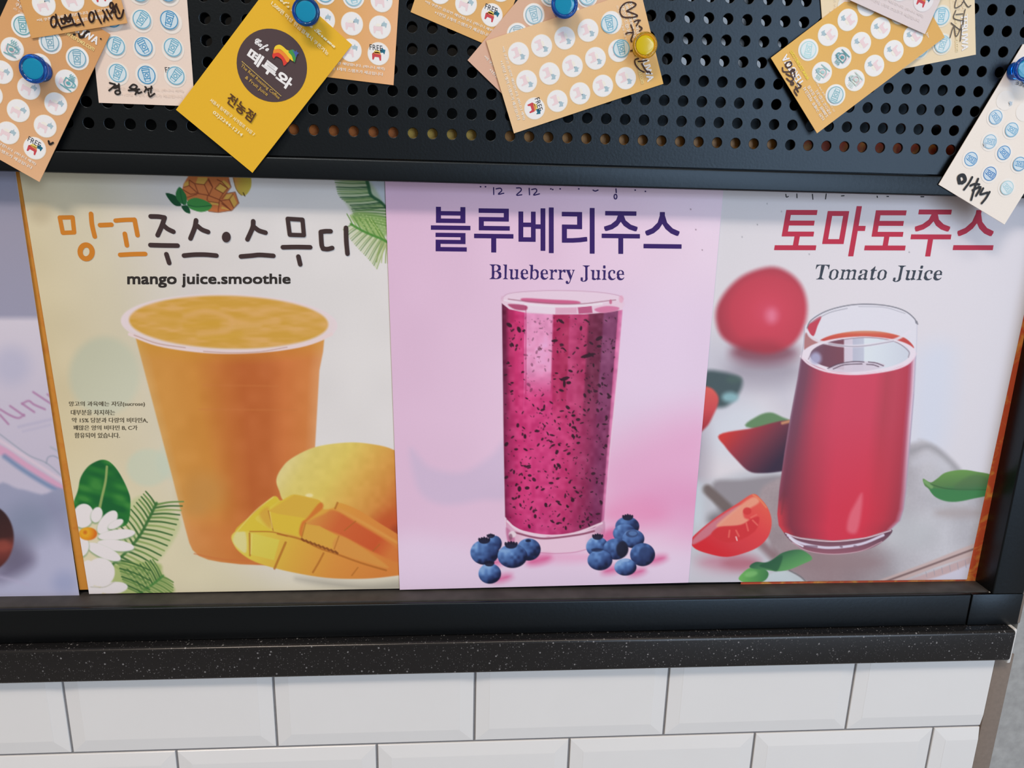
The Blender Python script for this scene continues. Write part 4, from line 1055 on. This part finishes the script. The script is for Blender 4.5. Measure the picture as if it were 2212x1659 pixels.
def card(label, edge, p0, p1, A, B, colors):
    """colors: one tuple, or four for BL BR TR TL"""
    f = card_frame(edge, p0, p1, A, B)
    t = thing('loyalty_card', label, 'card', W(*f.o), 'loyalty cards pinned to the panel')
    t.matrix_world = f.matrix()
    cs = [colors] * 4 if not isinstance(colors[0], (tuple, list)) else colors
    c4 = np.array([alb(*c)[:3] for c in cs])
    th = 0.036
    # gently bowed sheet: a grid so the colour runs smoothly over it
    nx, ny = 6, 10
    V, C = [], []
    for layer in (0.0, -th):
        for j in range(ny + 1):
            for i in range(nx + 1):
                u, v = i / nx, j / ny
                V.append((u * CW, v * CH, layer))
                C.append((1 - u) * (1 - v) * c4[0] + u * (1 - v) * c4[1] + u * v * c4[2] + (1 - u) * v * c4[3])
    n1 = (nx + 1) * (ny + 1)
    F = []
    for j in range(ny):
        for i in range(nx):
            k = j * (nx + 1) + i
            F.append((k, k + 1, k + nx + 2, k + nx + 1)); F.append((n1 + k, n1 + k + nx + 1, n1 + k + nx + 2, n1 + k + 1))
    for i in range(nx):
        F.append((i, n1 + i, n1 + i + 1, i + 1)); k = ny * (nx + 1) + i; F.append((k, k + 1, n1 + k + 1, n1 + k))
    for j in range(ny):
        k = j * (nx + 1); F.append((k, k + nx + 1, n1 + k + nx + 1, n1 + k)); k += nx; F.append((k, n1 + k, n1 + k + nx + 1, k + nx + 1))
    mesh_obj('card_sheet', np.array(V) * SC, F, M_CARD, t, np.array(C))
    return t, f

def xf(P, cx, cy, r, rot=0.0):
    P = np.asarray(P, float) * r; c, s = math.cos(rot), math.sin(rot)
    return np.c_[cx + c * P[:, 0] - s * P[:, 1], cy + s * P[:, 0] + c * P[:, 1]]
BODY = [(-.60, -.02), (-.52, .10), (-.40, .02), (-.05, .04), (.16, .10), (.24, .02), (.30, -.55), (.18, -.58), (.06, -.30), (-.32, -.30), (-.40, -.55), (-.52, -.55)]
HAT = [(.10, .10), (.14, .36), (.28, .44), (.34, .60), (.40, .44), (.62, .40), (.55, .02), (.50, .02), (.42, .14)]
SADDLE = [(-.44, .10), (-.30, .28), (-.02, .30), (.20, .18), (.10, .06), (-.30, .04)]
def icon(p, cx, cy, r, strength=1.0, wht=(224, 228, 232)):
    mixc = lambda c: tuple(np.array(wht) * (1 - strength) + np.array(c) * strength)
    p.poly(xf(SADDLE, cx, cy, r), mixc((228, 226, 214)))
    p.poly(xf(BODY, cx, cy, r), mixc((224, 200, 204)))
    p.poly(xf(HAT, cx, cy, r), mixc((150, 178, 190)))
def free_icon(p, cx, cy, r):
    p.poly(xf(SADDLE, cx, cy, r), (226, 208, 110))
    p.poly(xf([(-.50, .02), (-.36, .14), (-.05, .16), (.18, .08), (.26, -.10), (.10, -.06), (-.28, -.04), (-.46, -.10)], cx, cy, r), (212, 134, 74))
    p.poly(xf([(-.58, -.06), (-.48, .04), (-.30, -.04), (.08, -.06), (.26, -.10), (.28, -.55), (.16, -.58), (.06, -.30), (-.32, -.30), (-.40, -.55), (-.52, -.55)], cx, cy, r), (192, 70, 78))
    p.poly(xf(HAT, cx, cy, r), (34, 104, 128))
    p.layer()
    p.text_loc('FREE', cx - r * .80, cy + r * .26, r * 1.16, r * .46, (46, 50, 58), 0.0, -.1)
def cup_stamp(p, cx, cy, r, col, rot=0.0, w=.055, hot=False, ring=True):
    w *= r / .54
    if hot:
        p.ribbon(xf([(-.45, .28), (.42, .30), (.36, -.25), (.12, -.45), (-.18, -.45), (-.42, -.22), (-.45, .28)], cx, cy, r, rot), w, col, False, False)
        p.ribbon(xf([(.42, .22), (.62, .16), (.60, -.10), (.38, -.18)], cx, cy, r, rot), w, col)
        p.ribbon(xf([(-.55, -.60), (.55, -.56)], cx, cy, r, rot), w, col, False, False)
        p.poly(xf(ell_pts(-.02, -.06, .22, .16, .4, 16), cx, cy, r, rot), col)
        for k in (-.2, 0, .2): p.ribbon(xf([(k, .42), (k + .07, .54), (k - .05, .66), (k + .04, .80)], cx, cy, r, rot), w * .8, col)
        return
    if ring:
        p.poly(ell_pts(cx, cy, r * .86, r * .86, 0, 26), tuple(np.array(col) * .16 + np.array((222, 228, 230)) * .84))
        p.ribbon(xf(ell_pts(0, 0, .80, .80, 0, 30), cx, cy, r), w, col, True, False)
    p.ribbon(xf([(-.34, .44), (-.24, -.58), (.24, -.58), (.34, .44)], cx, cy, r, rot), w, col, True, False)
    p.ribbon(xf([(-.40, .46), (.40, .46), (.32, .62), (-.32, .62)], cx, cy, r, rot), w, col, True, False)
    p.ribbon(xf(ell_pts(0, -.04, .16, .16, 0, 14), cx, cy, r, rot), w, col, True, False)
    p.ribbon(xf([(-.30, -.34), (.30, -.34)], cx, cy, r, rot), w, col, False, False)
    p.ribbon(xf([(-.33, .24), (.33, .24)], cx, cy, r, rot), w * .9, col, False, False)
def coupon_print(t, f, stamps=(), disc=(226, 227, 227), rim=(234, 216, 194), faded=0.85, header=True, txt=(244, 234, 220), url=(226, 206, 140), show_free=True, skip=()):
    p = Print(f)
    R = 0.118 * CW
    cen = {(i, j): (CA[i] * CW, CB[j] * CH) for i in range(3) for j in range(5)}
    for k, (x, y) in cen.items(): p.poly(ell_pts(x, y, R, R, 0, 30), rim)
    p.layer()
    for k, (x, y) in cen.items(): p.poly(ell_pts(x, y, R * .95, R * .95, 0, 30), disc)
    p.layer()
    for k, (x, y) in cen.items():
        if k in skip: continue
        if k == (2, 0) and show_free: continue
        icon(p, x, y, R, faded, disc)
    if show_free: free_icon(p, *cen[(2, 0)], R)
    p.text_loc('*이 쿠폰은 음료만 해당합니다. (파니니 제외)', .50, .62, 3.62, .16, txt, .03)
    p.text_loc('+1잔당 1개의 스탬프가 제공됩니다', 1.10, .36, 2.95, .16, txt, .03)
    if header:
        p.text_loc('TERUWA', 2.55, 7.30, 1.72, .36, (236, 234, 230), .05)
        p.text_loc('www.teruwa.com', 2.55, 6.96, 1.72, .20, url, .03)
        for k, s_ in enumerate(('15잔 구매후 적립금시', '2,000원 이하의 음료를', '쿠폰으로 드립니다.')):
            p.text_loc(s_, .38, 7.36 - k * .23, (1.95, 1.9, 1.5)[k], .18, txt, .03)
        p.text_loc('(단, 2,000원 이상 음료 구매 적립시)', .38, 6.70, 1.95, .11, txt, 0)
    p.layer()
    for i, j, kind, col, rot, dx, dy in stamps:
        x, y = cen[(i, j)]; x += dx * R; y += dy * R
        cup_stamp(p, x, y, R * .92, col, rot, .05, kind == 'hot', kind != 'noring')
    p.build('print', t)
def handwriting(t, f, strokes, col, wpx, name='handwriting'):
    p = Print(f); p.h = 0.034
    for st in strokes:
        closed = st[0] == 'o'
        if closed:
            _, cx, cy, rx, ry = st[:5]; p.ribbon(p.px(ell_pts(cx, cy, rx, ry, 0, 18)), wpx / 41, col, True, False)
        elif st[0] == 'w': p.ribbon(p.px(st[2]), st[1] / 41, col)
        else: p.ribbon(p.px(st), wpx / 41, col, False, True)
    p.build(name, t)
def sc_(P, k, ox=0, oy=0): return [(ox + x / k, oy + y / k) for x, y in P]
BLUE1, BLUE2, BLUE3, TEAL = (104, 166, 190), (76, 146, 186), (140, 190, 206), (96, 158, 166)

# pale card covered in blue stamps
t, f = card('faded pale card covered in blue cup stamps beside a gold card', 'bottom', (213.5, 222), (414, 229.5), -0.065, 0.0, ((222, 203, 188), (224, 207, 194), (220, 204, 190), (222, 205, 192)))
st = []
rr = random.Random(3)
for j in range(5):
    for i in range(3):
        st.append((i, j, 'cup', (BLUE1, BLUE2, (60, 138, 182), BLUE1)[(i * 2 + j * 3) % 4], rr.uniform(-.7, .7), rr.uniform(-.1, .1), rr.uniform(-.1, .1) + .08))
coupon_print(t, f, st, (226, 220, 212), (224, 214, 202), .22, header=False, txt=(224, 208, 194), skip=())
k = 7.373
handwriting(t, f, [sc_([(1752, 1322), (1800, 1335), (1842, 1350), (1790, 1402), (1742, 1442)], k), sc_([(1800, 1398), (1850, 1402), (1880, 1390)], k), sc_([(1842, 1372), (1900, 1362)], k), sc_([(1898, 1340), (1906, 1432)], k), ('o', 1880 / k, 1472 / k, 5.5, 4.2)]
            + [sc_(P, 3.95) for P in ([(1108, 748), (1140, 722), (1172, 738), (1150, 760), (1112, 752)], [(1100, 772), (1150, 768), (1192, 762)], [(1150, 772), (1168, 782), (1158, 806)], [(1176, 768), (1182, 796), (1212, 786)], [(1242, 742), (1252, 756), (1236, 784)], [(1252, 758), (1270, 772)], [(1268, 760), (1300, 752)], [(1296, 738), (1290, 792)], [(1270, 790), (1282, 826), (1322, 800)])], (42, 38, 36), 3.4)

# gold card held by the first blue pin
t, f = card('gold stamp card hanging over the rail under a blue pin', 'right', (85, 393), (237, 76), -0.30, 0.03, ((212, 165, 118), (216, 172, 132), (198, 146, 92), (202, 152, 100)))
coupon_print(t, f, [(0, 4, 'cup', TEAL, .5, 0, 0), (1, 4, 'cup', (120, 160, 176), .6, 0, 0), (2, 4, 'cup', (110, 160, 180), .5, 0, 0), (2, 3, 'hot', (96, 164, 170), -.1, .25, 0), (0, 3, 'hot', (110, 166, 170), .1, 0, 0), (1, 3, 'noring', BLUE3, .4, 0, .1)])
ink_ = (40, 34, 34)
for st_ in ([(1180, 552), (1196, 550)], [(1262, 540), (1280, 595), (1335, 585), (1352, 545)], [(1370, 530), (1392, 506), (1420, 508)]):
    handwriting(t, f, [sc_(st_, k)], ink_, 4)
handwriting(t, f, [sc_([(1608, 620), (1613, 622)], k)], ink_, 3, 'ink_dot')
handwriting(t, f, [sc_([(418, 1205), (428, 1232), (455, 1218)], 3.95)], ink_, 4, 'drawn_heart')

# gold card with the black handwriting, on top of both
t, f = card('gold stamp card with long black handwritten Korean name along its end', 'bottom', (68, 83), (273, 50), -0.27, 0.0, ((206, 156, 96), (208, 160, 104), (204, 154, 96), (202, 150, 90)))
coupon_print(t, f, [])
handwriting(t, f, [('o', 860 / k, 350 / k, 6, 11.5), sc_([(895, 235), (925, 350), (985, 465)], k), sc_([(975, 300), (1000, 375), (1045, 360), (1032, 280)], k), sc_([(1042, 242), (1062, 335), (1122, 340), (1132, 250)], k), sc_([(1050, 272), (1095, 292), (1130, 232)], k), sc_([(1000, 300), (1060, 310), (1110, 300)], k), sc_([(1000, 442), (1100, 415), (1212, 385)], k), sc_([(1150, 290), (1200, 402), (1292, 385)], k), sc_([(1255, 215), (1290, 310), (1336, 402)], k),
                   ('o', 1465 / k, 275 / k, 5.6, 10.8), sc_([(1525, 175), (1565, 270), (1620, 372)], k), sc_([(1645, 170), (1680, 235), (1662, 342)], k), sc_([(1680, 240), (1730, 322)], k), sc_([(1705, 155), (1745, 230), (1790, 300)], k),
                   ('o', 1785 / k, 90 / k, 3.6, 6), sc_([(1772, 215), (1815, 150), (1862, 70)], k), sc_([(1800, 190), (1850, 200), (1830, 122)], k), sc_([(1860, 95), (1885, 150), (1912, 215)], k), sc_([(1850, 232), (1880, 292), (1942, 280), (1976, 165)], k)], (44, 28, 24), 3.5)

# card behind the yellow one
t, f = card('gold to peach stamp card tucked behind the yellow cafe card', 'bottom_from_right', (850, 184), (711, 167), -0.065, 0.0, ((206, 156, 74), (222, 172, 128), (220, 170, 124), (206, 156, 76)))
coupon_print(t, f, [(0, 2, 'cup', BLUE1, .2, 0, 0), (1, 2, 'cup', BLUE3, .3, 0, 0)])

# yellow card of the cafe
t, f = card('bright yellow cafe card with a dark round emblem under a blue pin', 'bottom', (380, 237), (545, 373), -0.317, 0.042, (218, 172, 44))
p = Print(f)
k2 = 3.95
def y4(P): return sc_(P, k2, 380, 0)
c = f.loc(587.6, 142)
p.poly(ell_pts(c[0], c[1], 1.70, 1.70, 0, 48), (76, 62, 64))
p.layer()
p.text('떼루와', [(544, 103.5), (635, 174), (622, 195), (531.5, 124.5)], (236, 234, 230), .045)
p.text('𝓒𝓪𝓯𝓮', [(555, 82), (585, 100), (575, 117), (545, 97)], (232, 230, 228), .02)
a0, a1 = f.loc(523, 133), f.loc(609, 209)
for q_ in range(26):
    u0 = q_ / 26; p.ribbon([a0 + (a1 - a0) * u0, a0 + (a1 - a0) * (u0 + .022)], .035, (196, 168, 90), False, False)
gold = (206, 168, 76)
p.text('The Real Roasting Coffee', [(524, 138), (606, 209.5), (601.5, 217), (519, 145.5)], gold, .0)
p.text('& Fruit Juice', [(533, 163.5), (581, 202), (575.5, 210), (528, 171)], gold, .0)
p.text('전농점', [(499.5, 200.5), (554, 245.5), (542.5, 265.5), (488.5, 220.5)], (84, 56, 34), .022)
wh = (240, 226, 190)
p.text('서울시 동대문구 사가정로 13길 7', [(457, 212), (552.5, 288), (548.5, 295), (453.5, 219)], wh, .03, None, False)
p.text('02)2244-1214', [(464, 239), (526, 290), (520.5, 297), (458.5, 246.5)], wh, .03, None, False)
p.text('1,500원 이상 현금결제시 쿠폰가능', [(590, 2), (711.5, 113.5), (707.5, 121.5), (585.5, 11)], wh, .03, None, False)
p.text("𝓛𝓮𝓽'𝓼 𝓫𝓮 𝓒𝓪𝓯𝓮 𝓣𝓮𝓻𝓾𝔀𝓪", [(604, -12), (728, 96), (720.5, 108.5), (594, -2)], wh, .03, None, False)
for P, cc in (([(825, 482), (832, 452), (846, 440), (878, 452), (922, 486), (950, 530), (944, 548), (922, 562), (914, 530), (900, 506), (868, 486), (850, 486), (838, 502)], (206, 60, 52)),
              ([(834, 458), (842, 420), (880, 420), (930, 452), (972, 500), (962, 530), (948, 532), (918, 484), (876, 452)], (224, 132, 50)),
              ([(842, 424), (852, 396), (884, 384), (914, 398), (948, 428), (970, 440), (1008, 512), (1000, 524), (972, 502), (930, 452), (884, 420)], (228, 196, 52)),
              ([(962, 444), (990, 426), (1012, 432), (1030, 470), (1016, 532), (1004, 520), (990, 478)], (62, 142, 76)),
              ([(994, 424), (1012, 440), (1022, 442), (1034, 430), (1034, 446), (1050, 454), (1036, 470), (1026, 494), (1014, 462)], (66, 88, 158))):
    p.poly(p.px(smooth_pts(y4(P), True, 3)), cc)
    p.layer(.5)
p.build('print', t)

# cards in the middle
t, f = card('gold stamp card with one corner tucked under the dull pink card', 'bottom', (887, 26), (1040, 92), -0.065, 0.0, (212, 168, 106))
coupon_print(t, f, [])
t, f = card('dull pink stamp card mostly hidden under a light gold card', 'bottom', (1010, 130), (1085, 203), -0.14, 0.0, ((208, 170, 148), (206, 166, 144), (206, 168, 140), (208, 172, 142)))
coupon_print(t, f, [(0, 1, 'cup', (150, 178, 190), .8, 0, 0), (0, 2, 'cup', (140, 180, 194), 1.0, 0, 0), (0, 3, 'cup', BLUE3, .8, 0, 0), (1, 3, 'cup', BLUE3, .7, 0, 0), (1, 2, 'cup', BLUE3, 1.2, 0, 0), (0, 4, 'cup', BLUE3, 1.1, 0, 0), (1, 4, 'cup', BLUE3, 1.1, 0, 0)])
t, f = card('light gold stamp card with hand-drawn heart under the yellow pin', 'bottom', (1050, 88), (1110, 287), -0.24, 0.0, ((222, 189, 146), (222, 190, 148), (214, 172, 96), (221, 184, 140)))
coupon_print(t, f, [(0, 4, 'cup', (112, 172, 196), 1.5, .05, -.2), (1, 4, 'cup', (104, 168, 192), 1.5, -.1, .3)])
k3 = 7.9
HEART = [[(580, 190), (700, 122), (738, 74), (660, 40), (560, 56), (482, 130), (468, 220), (520, 290), (640, 302), (742, 286), (752, 258), (580, 190)]]
NAME = [[(710, 372), (770, 346), (812, 352)], [(790, 362), (770, 400), (745, 442)], [(652, 428), (692, 558), (652, 680), (668, 708)], [(566, 580), (600, 562), (690, 556)], [(792, 446), (842, 486), (800, 530)], [(648, 868), (668, 862)]]
TAIL = [[(780, 1002), (726, 1020), (726, 1090), (800, 1190), (880, 1232)], [(780, 1052), (850, 1046), (922, 1034)], [(840, 1090), (892, 1180), (944, 1242)], [(930, 1222), (965, 1222), (984, 1256)]]
for grp, nm in ((HEART, 'drawn_heart'), (NAME, 'handwriting'), (TAIL, 'handwriting')):
    handwriting(t, f, [sc_(P, k3, 1280) for P in grp], (66, 46, 40), 2.9, nm)

# cards at the right
t, f = card('cream stamp card with thin grey handwriting behind a gold card', 'right', (1786, 181), (2100, 119.5), -0.07, 0.0, (224, 208, 176))
coupon_print(t, f, [(1, 4, 'cup', (130, 186, 206), 1.4, 0, 0), (0, 4, 'cup', (110, 176, 206), 1.4, 0, 0), (2, 4, 'cup', (150, 194, 208), 1.2, 0, 0), (1, 3, 'cup', BLUE3, 1, 0, 0), (2, 3, 'cup', BLUE3, 1.2, 0, 0)], (222, 220, 208), (224, 216, 196), .5, txt=(228, 216, 192), url=(228, 214, 176))
k5 = 3.317
handwriting(t, f, [sc_(P, k5, 1960) for P in ([(352, -20), (338, 55), (380, 40), (405, 0)], [(400, 5), (432, 50), (452, 40)], [(345, 75), (330, 132), (402, 152)], [(345, 105), (395, 100)], [(412, 68), (400, 120), (395, 182)], [(310, 165), (372, 212), (385, 180)], [(302, 272), (330, 190), (346, 265), (384, 200), (376, 296)])], (84, 80, 78), 2.0)
t, f = card('amber stamp card with brown scribbled name casting a shadow', 'top', (1765, 288), (1667, 128), -0.51, 0.06, ((212, 168, 96), (212, 166, 90), (218, 176, 96), (218, 176, 112)))
coupon_print(t, f, [(2, 4, 'cup', (170, 212, 216), .8, 0, 0), (1, 4, 'hot', (160, 200, 200), .3, 0, 0), (0, 4, 'cup', (130, 178, 188), .6, 0, 0), (1, 3, 'hot', (90, 156, 166), .2, 0, 0), (0, 3, 'hot', (190, 212, 208), .2, 0, 0)], rim=(236, 222, 198), url=(232, 208, 80))
k7 = 6.912
handwriting(t, f, [sc_(P, k7, 1660, 60) for P in ([(270, 520), (325, 512), (342, 560), (290, 602), (250, 560), (272, 520)], [(206, 598), (214, 650), (270, 662), (390, 642), (345, 618)], [(262, 690), (330, 722), (332, 640)], [(268, 758), (320, 800), (372, 768), (340, 720)], [(360, 640), (384, 680), (390, 735)], [(428, 828), (484, 872)], [(472, 892), (382, 930), (422, 1012)], [(402, 880), (440, 960)])] + [('o', 1660 + 350 / k7, 60 + 835 / k7, 3, 3)], (72, 54, 52), 3.0)
t, f = card('pale pinkish faded stamp card overlapping the amber card', 'bottom_from_right', (1998, 73.5), (1835.5, 0), -0.30, 0.0, (214, 204, 204))
coupon_print(t, f, [], (222, 220, 222), (220, 214, 214), .8, txt=(222, 216, 216))
t, f = card('off-white stamp card with thick black marker name over the rail', 'top', (2170, 485), (2030, 400), -0.315, 0.04, (230, 221, 212))
p = Print(f)
k5 = 3.317
def c5(x, y): return f.loc(1960 + x / k5, y / k5)
for x, y in ((455, 1140), (590, 1245), (690, 1095), (590, 1015), (630, 840), (745, 930), (800, 1175), (710, 1345), (700, 720), (840, 800)):
    q_ = c5(x, y); p.poly(ell_pts(q_[0], q_[1], .50, .50, 0, 28), (230, 224, 218))
p.layer()
rr = random.Random(9)
for x, y, cc in ((455, 1140, (70, 140, 190)), (590, 1245, (44, 116, 180)), (690, 1095, (62, 134, 190)), (590, 1015, (130, 176, 204)), (630, 840, (112, 164, 200)), (745, 930, (104, 166, 200)), (800, 1175, (80, 146, 190)), (710, 1345, (160, 200, 210))):
    q_ = c5(x, y); cup_stamp(p, q_[0], q_[1], .44, cc, 1.6 + rr.uniform(-.4, .4), .05)
for x, y in ((700, 725), (515, 1022), (838, 820)):
    q_ = c5(x, y); p.poly(xf(HAT, q_[0] - .12, q_[1] - .02, .42, 2.6), (176, 192, 204))
q_ = c5(793, 575); p.poly(xf(HAT, q_[0] - .1, q_[1], .5, 2.9), (70, 130, 180))
p.text('FREE', [(2220, 192), (2193, 182), (2195, 174), (2222, 184)], (60, 66, 80))
p.build('print', t)
handwriting(t, f, [('w', 8, [(1960 + x / k5, y / k5) for x, y in ((372, 1310), (366, 1268), (398, 1256), (412, 1290), (390, 1310))]), sc_([(462, 1270), (440, 1310), (404, 1358)], k5, 1960), sc_([(504, 1282), (482, 1340), (455, 1432)], k5, 1960), sc_([(466, 1362), (522, 1340), (490, 1402)], k5, 1960), sc_([(450, 1330), (480, 1318), (512, 1322)], k5, 1960), sc_([(540, 1350), (520, 1392), (570, 1380)], k5, 1960), sc_([(586, 1376), (560, 1420), (530, 1456)], k5, 1960)], (40, 42, 46), 5.0)

# ================================================================== push pins
def pin_material(name, col, rough=0.06):
    return material(name, col, rough, 0.5, trans=0.85, ior=1.46, noise=0.01)
M_PB, M_PBF = pin_material('clear_blue_plastic', (0.008, 0.16, 0.72, 1)), material('teal_blue_face', (0.006, 0.27, 0.46, 1), 0.12, 0.5, noise=0.02)
M_PY, M_PYF = pin_material('clear_yellow_plastic', (0.95, 0.62, 0.03, 1)), material('yellow_face', (0.66, 0.50, 0.008, 1), 0.12, 0.5, noise=0.02)
def lathe(prof, n=40):
    V, F = [], []
    for r, h in prof:
        for i in range(n):
            a = 2 * math.pi * i / n; V.append((r * math.cos(a), -h, r * math.sin(a)))
    for k in range(len(prof) - 1):
        for i in range(n):
            j = (i + 1) % n; F.append((k * n + i, k * n + j, k * n + n + j, k * n + n + i))
    return V, F
def push_pin(label, px, py, ybase, mh, mf, rad_=0.64, group=None):
    H = 0.86
    c = pix3(px, py, ybase - H)
    t = thing('push_pin', label, 'pin', W(c[0], ybase, c[2]), group)
    k = rad_ / 0.64
    V, F = lathe([(0.001, 0.0), (0.44 * k, 0.0), (0.48 * k, 0.03), (0.47 * k, 0.10), (0.42 * k, 0.22), (0.42 * k, 0.40), (0.48 * k, 0.56), (0.58 * k, 0.66), (0.635 * k, 0.72), (0.64 * k, 0.78), (0.60 * k, 0.845), (0.54 * k, 0.86), (0.48 * k, 0.845), (0.465 * k, 0.81), (0.001, 0.805)])
    mesh_obj('head', np.array(V) * SC, F, mh, t, smooth=True)
    V, F = lathe([(0.001, 0.828), (0.30 * k, 0.828), (0.44 * k, 0.822), (0.462 * k, 0.813), (0.462 * k, 0.806)])
    mesh_obj('face_disc', np.array(V) * SC, F, mf, t, smooth=True)
    V, F = lathe([(0.05, 0.02), (0.05, -0.25 + ybase), (0.001, -0.55 + ybase)], 10)
    mesh_obj('needle', np.array(V) * SC, F, M_STEEL, t, smooth=True)
    return t
push_pin('blue push pin stuck through the gold card with small heart mark', 70, 148, -0.24, M_PB, M_PBF, .66)
push_pin('blue push pin holding up the yellow cafe card', 660, 24, -0.15, M_PB, M_PBF, .66)
push_pin('blue push pin above the light gold card with the heart', 1220, 8, -0.15, M_PB, M_PBF, .66)
push_pin('clear yellow push pin at the corner of the heart card', 1394, 97, -0.25, M_PY, M_PYF, .63)
push_pin('blue push pin holding the off-white card with marker name', 2218, 148, -0.19, M_PB, M_PBF, .62)
